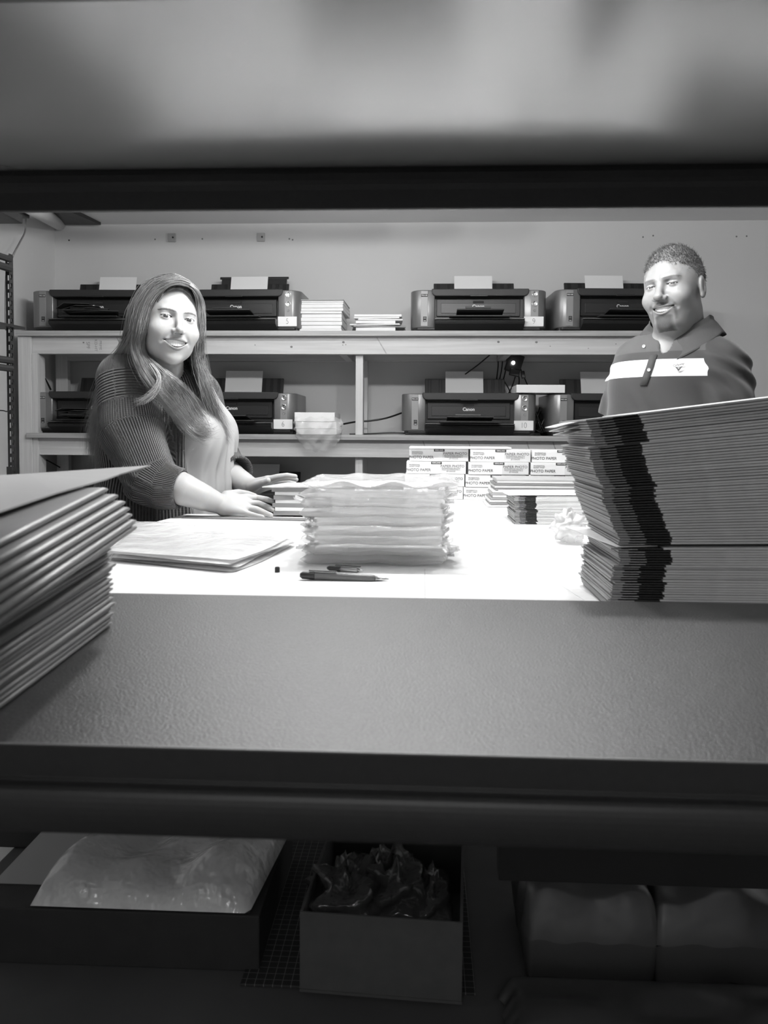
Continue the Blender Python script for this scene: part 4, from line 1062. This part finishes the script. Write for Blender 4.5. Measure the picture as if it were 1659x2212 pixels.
# trunk (under the clothes) down to the feet
def wx(px, Y=2.46): return W(px, 935, Y).x
tc = np.array([wx(352), 2.46, 0.])
def f_wtrunk(P):
    d = ell(P, (wx(358), 2.46, 1.33), (.14, .17, .15))
    d = smin(d, ell(P, (wx(350), 2.46, 1.10), (.15, .165, .20)), .08)
    d = smin(d, ell(P, (wx(345), 2.46, .90), (.16, .185, .15)), .08)
    d = smin(d, cap(P, wSn, wSf, .055, .055), .06)
    for sy in (-.09, .09):
        d = smin(d, chain(P, [(wx(345), 2.46+sy, .86), (wx(347), 2.46+sy, .48), (wx(342), 2.46+sy, .09)], [.105, .062, .045]), .04)
        d = smin(d, cap(P, (wx(340), 2.46+sy, .05), (wx(340)+.15, 2.46+sy*1.2, .035), .042, .032), .03)
    d = smin(d, chain(P, [wSn, P3(285, 930, 2.24), P3(330, 1030, 2.195), nE], [.055, .050, .045, .045]), .03); d = smin(d, chain(P, [wSf, fE], [.055, .045]), .03)
    return d
v4, q4 = surfnet(f_wtrunk, (wx(352)-.35, 2.1, -.0), (wx(352)+.42, 2.8, 1.47), .012)
def join(parts):
    V = []; Q = []; A = []; n = 0
    for v, q, t in parts: V.append(v); Q.append(q+n); A.append(t); n += len(v)
    return np.concatenate(V), np.concatenate(Q), np.concatenate(A)
V, Q, A = join([(v1, q1, t1), (v2, q2, np.ones(len(v2))), (v3, q3, np.ones(len(v3))), (v4, q4, np.ones(len(v4)))])
woman = obj_of('person', np_mesh('person', V, Q, {'tone': A}), skinW)
tag(woman, 'smiling woman with long light hair in a dark ribbed cardigan, hands on the table', 'person')
face_parts(woman, HWm, WP, gaze=(.22, -.02))
# light top
def f_top_base(P, g=0.0):
    d = ell(P, (wx(375), 2.47, 1.33), (.135+g, .165+g, .15+g))
    for yy in (2.39, 2.54): d = smin(d, ell(P, (wx(440), yy, 1.262), (.088+g, .085+g, .092+g)), .05)
    d = smin(d, ell(P, (wx(398), 2.465, 1.10), (.150+g, .165+g, .21+g)), .07)
    d = smin(d, ell(P, (wx(375), 2.46, .92), (.165+g, .19+g, .15+g)), .08)
    d = smin(d, cap(P, wSn+(.01, .02, -.01), wSf+(0, 0, -.01), .050+g, .050+g), .05)
    return d
def f_top(P):
    d = f_top_base(P)
    fold = .0045*np.sin((P[:, 1]*.9+P[:, 0]*.4)*150+6*np.sin(P[:, 2]*7))*np.clip((1.27-P[:, 2])/.12, 0, 1)
    d = d+fold
    nk = np.array(HWm @ Vector((0, 0, -.13)))
    d = smax(d, -cap(P, nk+(.02, -.01, .06), nk+(.035, -.01, -.02), .095, .060), .006)
    return smax(d, .88-P[:, 2], .01)
v, q = surfnet(f_top, (wx(352)-.2, 2.15, .84), (wx(352)+.42, 2.78, 1.50), .0055)
obj_of('top', np_mesh('top', v, q), mat('light_top', .42, .8, bump=(900, .12)), woman)
v, q = surfnet(lambda P: smax(f_wtrunk(P)-.012, np.maximum(P[:, 2]-1.0, .10-P[:, 2]), .01), (wx(352)-.35, 2.1, .05), (wx(352)+.42, 2.8, 1.1), .014)
obj_of('trousers', np_mesh('trousers', v, q), mat('dark_trousers', .03, .8), woman)
# cardigan
xo = W(413, 935, 2.30).x
sleeveN = [wSn+np.array([-.015, -.01, .0]), P3(282, 930, 2.24), P3(325, 1035, 2.19), P3(352, 1050, 2.18)]
cuffN = [P3(352, 1050, 2.18), P3(392, 1056, 2.172)]
sleeveF = [wSf, P3(455, 930, 2.64), P3(482, 1005, 2.60), P3(500, 1015, 2.53)]
def f_card(P):
    b = f_top_base(P, .018)
    b = smin(b, ell(P, (wx(290), 2.45, 1.24), (.085, .19, .24)), .08)          # loose back
    b = smin(b, ell(P, (wx(310), 2.45, 1.0), (.14, .20, .22)), .08)
    b = b+.004*np.sin(P[:, 2]*38+P[:, 1]*20)*np.clip((wx(400)-P[:, 0])/.1, 0, 1)
    inner = f_top_base(P, -.004)
    # open front: a slanting plane, further open at the bottom
    op = (P[:, 0]-xo-.10*np.clip(P[:, 2]-1.30, 0, 1)-.02*np.sin(P[:, 2]*9))
    b = smax(b, op, .008); b = smax(b, -inner, .004)
    nk = np.array(HWm @ Vector((0, 0, -.12)))
    b = smax(b, -cap(P, nk+(0.01, 0, .08), nk+(.04, 0, -.01), .085, .060), .008)
    s = chain(P, sleeveN, [.082, .086, .072, .058], .02)
    t_ = P[:, 2]
    wr = .0035*np.sin((P[:, 0]*.5+P[:, 2])*170)*np.clip((1.20-P[:, 2])/.08, 0, 1)
    s = s+wr
    b = smin(b, s, .03)
    sf = chain(P, sleeveF, [.070, .070, .062, .056], .02); b = smin(b, sf, .03)
    # rolled cuffs
    ax = cuffN[1]-cuffN[0]; L = np.linalg.norm(ax); ax = ax/L
    c = cap(P, cuffN[0]+ax*.008, cuffN[1]-ax*.012, .066, .058); c = smax(c, -((P-cuffN[0])@ax-.0)*-1*-1-.0, .004) if False else c
    c = smax(c, (P-cuffN[1])@ax, .006); b = smin(b, c, .006)
    b = smax(b, -cap(P, cuffN[0]+ax*.02, cuffN[1]+ax*.06, .045, .0445), .004)
    e = P3(517, 1018, 2.49); ax2 = e-sleeveF[-1]; ax2 = ax2/np.linalg.norm(ax2)
    c = cap(P, sleeveF[-1]-ax2*.01, e-ax2*.006, .058, .050); c = smax(c, (P-e)@ax2, .006); b = smin(b, c, .006)
    b = smax(b, -cap(P, sleeveF[-1]+ax2*.02, e+ax2*.06, .040, .040), .004)
    return smax(b, .70-P[:, 2], .02)
v, q = surfnet(f_card, (wx(352)-.36, 2.05, .66), (wx(352)+.40, 2.86, 1.52), .0048)
def arm_coord(P, pts):
    best = np.full(len(P), 9.); s_ = np.zeros(len(P)); an = np.zeros(len(P)); acc = 0
    for i in range(len(pts)-1):
        a = pts[i]; b = pts[i+1]; ab = b-a; L = np.linalg.norm(ab); u = ab/L; t = np.clip((P-a)@u, 0, L)
        dv = P-a-t[:, None]*u; dd = np.linalg.norm(dv, axis=1)
        e1 = np.cross(u, [0, 1, 0]); e1 /= np.linalg.norm(e1); e2 = np.cross(u, e1)
        m = dd < best; best[m] = dd[m]; s_[m] = acc+t[m]; an[m] = np.arctan2(dv[m]@e1, -(dv[m]@e2)); acc += L
    return best, s_, an
bn, sn, an = arm_coord(v, sleeveN+[cuffN[1]]); bf, sf_, af = arm_coord(v, sleeveF+[P3(517, 1018, 2.49)])
on = bn < .105; of = (bf < .09) & ~on
ang = np.arctan2(v[:, 1]-2.46, v[:, 0]-wx(330))
rib = ang*150; ribv = v[:, 2]*2*PI/.006
rib = np.where(on, an*76, rib); rib = np.where(of, af*76, rib)
ribv = np.where(on, sn*2*PI/.006, ribv)
sh = on & (sn < .09)                                   # drop shoulder: rows run the other way
rib = np.where(sh, sn*2*PI/.0085, rib); ribv = np.where(sh, an*60, ribv)
obj_of('cardigan', np_mesh('cardigan', v, q, {'rib': rib, 'ribv': ribv}), rib_mat('ribbed_knit', .048), woman)

# hair: cap over the skull and long sheets of strands
def f_hcap(P):
    L = to_local(HWm, P); S = np.stack([np.abs(L[:, 0]), L[:, 1], L[:, 2]], 1)
    d = ell(S, (0, -.016, .034), (.080, .099, .0945)); d = smin(d, ell(S, (0, -.045, -.03), (.078, .068, .09)), .03)
    d = d+.0012*np.sin(L[:, 0]*260+L[:, 1]*90)+.0008*np.sin(L[:, 0]*520+L[:, 2]*100)
    # face opening: forehead line curves down both sides from the parting
    fo = ell(S, (0, .108, -.014), (.068, .094, .116))
    return smax(d, -fo, .004)
v, q = surfnet(f_hcap, hc+(-.15, -.15, -.16), hc+(.15, .18, .16), .0024)
M_hair = mat('light_brown_hair', .20, .5, spec=.5, noise=(220, .35, (1, 1, .15)), bump=(300, .8, (1, 1, .1)))
M_hair2 = mat('light_brown_hair_strand', .27, .42, spec=.6, noise=(25, .35))
hair = obj_of('hair', np_mesh('hair', v, q), M_hair, woman)
def G(*p): return [W(*a) for a in p]
def Lp(x, y, z): return HWm @ Vector((x, y, z if z < .09 else .09+(z-.09)*.72))
pt = (.018, .072, .118)
# image-left curtain: from parting over the temple, down in front of the near shoulder's back
gl = [[Lp(-.020, .080, .104), Lp(.016, .088, .104), Lp(.052, .072, .078), Lp(.074, .048, .030), Lp(.080, .036, -.03)]+G((303, 760, 2.22), (322, 800, 2.19), (352, 838, 2.18), (385, 885, 2.24), (420, 925, 2.30)),
      [Lp(-.020, .062, .119), Lp(.018, .066, .122), Lp(.062, .046, .090), Lp(.086, .022, .035), Lp(.092, .012, -.03)]+G((282, 760, 2.21), (290, 800, 2.17), (312, 838, 2.16), (340, 880, 2.17), (345, 915, 2.18)),
      [Lp(-.018, .030, .130), Lp(.020, .026, .133), Lp(.068, .008, .096), Lp(.092, -.012, .030), Lp(.095, -.022, -.04)]+G((268, 765, 2.24), (248, 805, 2.22), (228, 845, 2.23), (215, 890, 2.26), (207, 945, 2.30)),
      [Lp(-.016, -.020, .135), Lp(.020, -.028, .133), Lp(.062, -.050, .096), Lp(.084, -.066, .030), Lp(.086, -.075, -.04)]+G((258, 765, 2.34), (232, 810, 2.34), (212, 860, 2.38), (203, 920, 2.42), (198, 990, 2.44)),
      [Lp(-.012, -.06, .125), Lp(.01, -.085, .10), Lp(.03, -.108, .06), Lp(.04, -.118, .01), Lp(.04, -.118, -.05)]+G((255, 770, 2.42), (228, 820, 2.44), (210, 880, 2.47), (204, 940, 2.5), (202, 1010, 2.52))]
front = [gl[0], gl[1][:5]+G((292, 760, 2.215), (306, 800, 2.175), (332, 838, 2.165), (365, 878, 2.20), (392, 912, 2.25))]
back = [gl[1][:5]+G((266, 758, 2.26), (238, 790, 2.26), (222, 830, 2.30), (212, 875, 2.36), (205, 930, 2.42))]+gl[2:]
for g_ in back[1:]: g_[5] = g_[5]+Vector((0, .03, 0)); g_[6] = g_[6]+Vector((0, .05, 0)); g_[7] = g_[7]+Vector((0, .05, 0))
strands('hair_lock', M_hair2, hair, front, 2400, 1, r0=.00062, spread=.0060, wav=.013, seg=24)
strands('hair_lock', M_hair2, hair, back, 3600, 6, r0=.00065, spread=.0065, wav=.013, seg=24)
# image-right curtain
gr = [[Lp(-.020, .080, .104), Lp(-.038, .084, .088), Lp(-.058, .066, .058), Lp(-.070, .050, .010), Lp(-.074, .040, -.03)]+G((431, 770, 2.31), (441, 815, 2.32), (456, 858, 2.33), (474, 898, 2.36), (492, 928, 2.38)),
      [Lp(-.020, .055, .122), Lp(-.045, .050, .100), Lp(-.072, .032, .06), Lp(-.083, .016, .01), Lp(-.083, .010, -.03)]+G((428, 770, 2.36), (433, 815, 2.37), (442, 860, 2.38), (466, 905, 2.38), (496, 955, 2.40)),
      [Lp(-.018, .0, .134), Lp(-.050, -.010, .106), Lp(-.078, -.022, .065), Lp(-.088, -.03, .01), Lp(-.086, -.04, -.04)]+G((418, 770, 2.42), (416, 815, 2.44), (422, 865, 2.44), (446, 910, 2.42), (470, 960, 2.40)),
      [Lp(-.015, -.05, .127), Lp(-.04, -.075, .10), Lp(-.06, -.092, .06), Lp(-.065, -.10, .01), Lp(-.06, -.10, -.04)]+G((400, 770, 2.46), (395, 815, 2.48), (400, 860, 2.46), (410, 900, 2.42), (440, 945, 2.38))]
strands('hair_lock', M_hair2, hair, gr, 3400, 2, r0=.00065, spread=.0060, wav=.013, seg=24)
# locks falling over the chest and the shoulder
gc = [G((305, 760, 2.24), (345, 800, 2.175), (380, 840, 2.22), (400, 880, 2.27), (425, 915, 2.30), (452, 938, 2.30)),
      G((300, 775, 2.23), (350, 825, 2.18), (372, 865, 2.23), (385, 905, 2.26), (425, 942, 2.29), (458, 928, 2.29)),
      G((308, 768, 2.24), (372, 815, 2.20), (410, 850, 2.28), (428, 885, 2.32), (440, 905, 2.33), (438, 930, 2.31))]
strands('hair_lock', M_hair2, hair, gc, 900, 3, r0=.0006, spread=.009, wav=.012)
gs = [G((330, 788, 2.165), (345, 812, 2.155), (338, 840, 2.150), (315, 862, 2.145), (285, 876, 2.15)),
      G((322, 785, 2.165), (340, 820, 2.155), (330, 850, 2.150), (305, 866, 2.145), (292, 866, 2.15))]
strands('hair_lock', mat('light_hair_tip', .42, .4, spec=.6), hair, gs, 80, 4, r0=.0007, spread=.0045, wav=.006)

# =================================================================== man
MP = dict(w=1.03, jaw=1.10, chin=1.15, cheek=1.10, brow=1.15, eyetilt=-.05, eyecurve=-.0, eyeopen=.0017, lid=.0130, ball=.93, nose=1.18, mouth=-.0585, mw=.0290, smile=8, gap=.0068,
          lip=.0026, liptone=.72, browz=.0265, browarch=.0015, browth=.0028, browtone=.55, lash=.0013, beard=True, tooth=1.6)
HMm = head_matrix(W(1455, 628, 2.46), math.radians(-40), math.radians(-4), math.radians(5), 1.045)
skinM = attr_mat('skin_ruddy', .25, 'tone', .45, sss=.2, bump=(240, .08))
mc = np.array(HMm.translation)
mN0 = np.array(HMm @ Vector((0, -.025, -.06)))
mC = np.array(W(1470, 745, 2.52))
mSl = np.array(W(1383, 782, 2.60)); mSr = np.array(W(1556, 795, 2.42))
fd = np.array([math.sin(math.radians(-35)), -math.cos(math.radians(-35)), 0.])   # the way the chest faces
def f_mhead(P):
    d = head_field(to_local(HMm, P), MP)*1.045
    d = smin(d, cap(P, mN0, mC, .066, .074), .025)
    d = smin(d, ell(P, np.array(HMm @ Vector((0, .03, -.098))), (.045, .045, .028)), .03)
    d = smin(d, cap(P, mC+(-.05, -.03, -.06), mC+(.05, .04, -.06), .088, .088), .05)
    return d
v1, q1 = surfnet(f_mhead, mc+(-.20, -.20, -.30), mc+(.20, .24, .17), .0018)
t1 = head_tone(to_local(HMm, v1), MP)
ZM = 0.
def f_mtrunk(P, g=0.0):
    ctr = mC.copy(); 
    d = ell(P, (ctr[0]-.005, ctr[1], 1.40), (.205+g, .165+g, .19+g))
    d = smin(d, ell(P, (ctr[0]-.02, ctr[1]-.02, 1.18), (.20+g, .185+g, .20+g)), .09)
    d = smin(d, ell(P, (ctr[0], ctr[1], .98), (.19+g, .17+g, .16+g)), .09)
    d = smin(d, cap(P, mSl, mSr, .062+g, .062+g), .07)
    d = smin(d, cap(P, mC+(0, 0, -.02), mC+(0, 0, .02), .085+g*.3, .075+g*.3), .05)
    return d
mEl = np.array(W(1338, 912, 2.62)); mEr = np.array(W(1570, 950, 2.40)); mHl = np.array(W(1350, 1075, 2.56)); mHr = np.array(W(1560, 1110, 2.30))
def f_mbody(P):
    d = f_mtrunk(P, -.012)
    for a, b, c in ((mSl, mEl, mHl), (mSr, mEr, mHr)): d = smin(d, chain(P, [a, b, c], [.062, .050, .030]), .03)
    cx, cy = mC[0], mC[1]
    for s in (-1, 1):
        hx = cx+s*.10; hy = cy+s*.06
        d = smin(d, chain(P, [(hx, hy, .90), (hx, hy, .50), (hx, hy+.01, .09)], [.115, .068, .050]), .04)
        d = smin(d, cap(P, (hx, hy, .05), (hx+fd[0]*.16, hy+fd[1]*.16, .036), .045, .034), .03)
    return d
v4, q4 = surfnet(f_mbody, mC*[1, 1, 0]+(-.36, -.36, 0), mC*[1, 1, 0]+(.36, .36, 1.52), .012)
def f_mhands(P):
    d = None
    for w, s in ((mHl, 1), (mHr, -1)):
        pal = w+np.array([.0, 0, -.075]); c = cap(P, w, pal, .030, .034)
        for k in range(4):
            o = np.array([fd[1], -fd[0], 0])*(k-1.5)*.019*s; L = [.075, .085, .078, .062][k]
            c = smin(c, chain(P, [pal+o, pal+o+(0, 0, -.045), pal+o+fd*.018+(0, 0, -.045-L*.5)], [.0105, .0095, .008]), .005)
        c = smin(c, chain(P, [w+fd*.02+(0, 0, -.03), pal+fd*.045+(0, 0, -.02), pal+fd*.05+(0, 0, -.055)], [.017, .012, .009]), .008)
        d = c if d is None else np.minimum(d, c)
    return d
lo, hi = bbox([mHl, mHr, mHl-(0, 0, .2), mHr-(0, 0, .2)], .08); v5, q5 = surfnet(f_mhands, lo, hi, .004)
V, Q, A = join([(v1, q1, t1), (v4, q4, np.ones(len(v4))), (v5, q5, np.ones(len(v5)))])
man = obj_of('person', np_mesh('person', V, Q, {'tone': A}), skinM)
tag(man, 'smiling man with short hair and goatee in a grey polo with a white band', 'person')
face_parts(man, HMm, MP, gaze=(-.2, -.05))
# short hair
def f_mhair(P):
    L = to_local(HMm, P); S = np.stack([np.abs(L[:, 0]), L[:, 1], L[:, 2]], 1)
    d = ell(S, (0, -.016, .036), (.0775, .0965, .0925))
    d = d+.0009*np.sin(L[:, 0]*600+3*np.sin(L[:, 2]*300))*np.sin(L[:, 1]*500+L[:, 2]*350)
    fo = ell(S, (0, .118, -.010), (.068, .096, .100))                     # forehead
    d = smax(d, -fo, .003)
    low = .012+.25*(L[:, 1]+.03)*(L[:, 1] > -.03)-1.1*np.clip(-.03-L[:, 1], 0, .06)-L[:, 2]
    return smax(d, low, .004)
v, q = surfnet(f_mhair, mc+(-.13, -.15, -.12), mc+(.13, .15, .15), .0022)
M_mhair = mat('short_grey_hair', .11, .55, noise=(300, .45), bump=(500, .9))
mhair = obj_of('hair', np_mesh('hair', v, q), M_mhair, man)
rs = np.random.RandomState(9); SV = []; SF = []
nrm = []
sel = rs.choice(len(v), 6500); ctr = np.array(HMm @ Vector((0, -.016, .02)))
for k, i in enumerate(sel):
    p = v[i]; o = p-ctr; o = o/np.linalg.norm(o); L0 = to_local(HMm, p[None])[0]
    fwd = np.array(HMm.to_3x3() @ Vector((0, 1, 0))); fwd /= np.linalg.norm(fwd)
    d1 = o*.22+fwd*(.8 if L0[2] > .06 else -.2)+np.array([0, 0, -.5 if L0[2] < .06 else .1])+rs.randn(3)*.28; d1 /= np.linalg.norm(d1)
    ln = (.008+.006*rs.rand())*(1 if L0[2] > .06 else .6); s = np.cross(d1, rs.randn(3)); s /= np.linalg.norm(s); s2 = np.cross(d1, s)
    r = .00055; e = p+d1*ln
    SV += [p+s*r, p-s*r*.5+s2*r*.87, p-s*r*.5-s2*r*.87, e+s*r*.3, e-s*r*.15+s2*r*.26, e-s*r*.15-s2*r*.26]; b = 6*k
    SF += [(b, b+1, b+4, b+3), (b+1, b+2, b+5, b+4), (b+2, b, b+3, b+5)]
obj_of('hair_tuft', np_mesh('hair_tuft', np.array(SV), np.array(SF)), mat('short_hair_strand', .17, .45, noise=(60, .5)), mhair)
# polo shirt
def f_polo(P):
    b = f_mtrunk(P, .004)
    n = .0045*np.sin(P[:, 2]*46+P[:, 0]*60+2*np.sin(P[:, 0]*30))*np.clip(1-np.abs(P[:, 2]-1.28)/.2, 0, 1)
    b = b+n
    sl = chain(P, [mSl, mSl+(mEl-mSl)*.5, mSl+(mEl-mSl)*.98], [.072, .076, .070], .02)
    fo = .0075*np.sin((P[:, 2]*1.0+P[:, 0]*.9)*80+2*np.sin(P[:, 2]*30))
    sr = chain(P, [mSr, mSr+(mEr-mSr)*.5, mSr+(mEr-mSr)*1.0], [.078, .088, .080], .02)+fo
    sl = sl+fo*.5
    for s, e, a in ((sl, mEl, mSl), (sr, mEr, mSr)):
        ax = (e-a)/np.linalg.norm(e-a); s = smax(s, (P-(a+(e-a)*.96))@ax, .006); b = smin(b, s, .022)
    # neck hole and V opening
    b = smax(b, -cap(P, mC+(0, 0, -.01), mC+(-.01, -.01, .12), .083, .092), .004)
    vo = mC+fd*.125+(0, 0, .0)
    b = smax(b, -cap(P, vo+(.0, 0, .035), vo+fd*.02+(0, 0, -.050), .034, .004), .003)
    b = smax(b, -f_mtrunk(P, -.006), .003)
    return smax(b, .86-P[:, 2], .01)
v, q = surfnet(f_polo, mC*[1, 1, 0]+(-.38, -.38, .82), mC*[1, 1, 0]+(.38, .38, 1.64), .0052)
zb0 = W(1400, 775, 2.38).z; zb1 = W(1400, 813, 2.38).z
right = np.array([-fd[1], fd[0], 0.])
u = (v-mC)@right; bn1, s1, _a = arm_coord(v, [mSl, mEl]); bn2, s2, _a = arm_coord(v, [mSr, mEr])
body = ~(((bn1 < .083) & (u < -.165)) | ((bn2 < .098) & (u > .185)))
zz_ = v[:, 2]-.00*u
m1 = np.maximum(-.150-u, .0)-np.maximum(bn1-.084, 0)*3; m2 = np.minimum(u-.150, .098-bn2)
bod = np.minimum(np.where(u < -.12, np.maximum(bn1-.078, u+.19), .05), np.where(u > .10, bn2-.094, .05))
M_polo = mat('polo_cotton', .10, .8, bump=(1200, .15), sheen=.2); nt = M_polo.node_tree
def attrn(n): a = nt.nodes.new('ShaderNodeAttribute'); a.attribute_name = n; return a.outputs['Fac']
def mth(op, a, b):
    n = nt.nodes.new('ShaderNodeMath'); n.operation = op
    for i_, x_ in enumerate((a, b)):
        if isinstance(x_, (int, float)): n.inputs[i_].default_value = x_
        else: nt.links.new(x_, n.inputs[i_])
    return n.outputs[0]
zA = attrn('height'); bA = attrn('panel')
band = mth('MULTIPLY', mth('MULTIPLY', mth('LESS_THAN', zA, zb0), mth('GREATER_THAN', zA, zb1)), mth('GREATER_THAN', bA, 0.0))
yoke = mth('MULTIPLY', mth('GREATER_THAN', zA, zb0+.024), mth('GREATER_THAN', bA, 0.0))
val = mth('ADD', mth('ADD', .030, mth('MULTIPLY', band, .77)), mth('MULTIPLY', yoke, .035))
cb = nt.nodes.new('ShaderNodeCombineColor'); [nt.links.new(val, cb.inputs[k]) for k in range(3)]
nt.links.new(cb.outputs[0], nt.nodes['Principled BSDF'].inputs['Base Color'])
polo = obj_of('polo_shirt', np_mesh('polo_shirt', v, q, {'height': zz_, 'panel': bod}), M_polo, man)
v, q = surfnet(lambda P: smax(f_mbody(P)-.012, np.maximum(P[:, 2]-1.0, .10-P[:, 2]), .01), mC*[1, 1, 0]+(-.36, -.36, .05), mC*[1, 1, 0]+(.36, .36, 1.06), .014)
keep = None
obj_of('trousers', np_mesh('trousers', v, q), mat('dark_trousers', .03, .8), man)
# collar: a folded band round the neck with two points
def collar(u, v):
    a = (u*2-1)*PI*.93                                     # 0 at the back of the neck
    base = -fd*math.cos(a)+right*math.sin(a)
    fr = max(0, abs(a)/PI-.55)/.38                         # 1 near the front
    r_in = .088; fold = min(v*2.2, 1); out = max(0, v-.25)/.75
    R = r_in+.006*fold+.034*out+.012*fr*out
    z = .062-.060*fr+.010*math.sin(min(v*4, 1)*PI)-(.046+.030*fr)*out
    p = mC+base*R+np.array([0, 0, z+.010])+fd*(.018*fr)
    return p
MB().grid(collar, 60, 12).build('collar', mat('polo_collar', .06, .85, bump=(900, .3)), man, smooth=True, solid=.003)
def on_shirt(px, py, off=.003):
    """point on the front of the shirt along the line of sight"""
    o = np.array([0, 0, HC]); r = np.array(ray(px, py)); r = r/np.linalg.norm(r); t = 2.0
    for _ in range(60):
        dd = f_polo((o+r*t)[None])[0]; t += dd*.8
    return Vector(o+r*(t-off))
pl_pts = [(1412, 766), (1405, 790), (1397, 812), (1390, 832)]
mb = MB()
rows = [(on_shirt(x-8, y), on_shirt(x, y, .005), on_shirt(x+8, y)) for x, y in pl_pts]
vs = [p for r_ in rows for p in r_]; mb.add(vs, [(i*3+j, i*3+j+1, i*3+j+4, i*3+j+3) for i in range(3) for j in range(2)])
mb.build('placket', mat('polo_placket', .045, .85), man, solid=.002, smooth=True)
fdv = Vector(fd)
for x, y in ((1402, 799), (1391, 748)):
    p = on_shirt(x, y, .007); M = Matrix.Translation(p) @ fdv.to_track_quat('Z', 'Y').to_matrix().to_4x4()
    MB().lathe([(.0052, 0), (.0052, .0018), (.004, .0024), (.0035, .0015)], M, 14).build('button', mat('button_pearl', .55, .25), man, smooth=True)
p = on_shirt(1466, 790, .006); Mt = Matrix.Translation(p) @ Matrix.Rotation(math.atan2(-fd[0], fd[1])+PI, 4, 'Z') 
Mt = Matrix.Translation(p) @ Matrix.Rotation(math.radians(-18), 4, 'Z')
lg = text('chest_logo', 'Callaway', .0085, mat('logo_grey', .10, .6), man, Mt @ T(0, 0, .003) @ RY(-.2), .0003, bold=.0002)
MB().prism([(-.009, .0), (-.004, .0), (0, -.005), (.006, .001), (.011, .002), (0, -.012)], -.0008, 0, 'y', Mt @ T(.0, -.0035, -.004)).build('chest_chevron', MATS['logo_grey'], man)
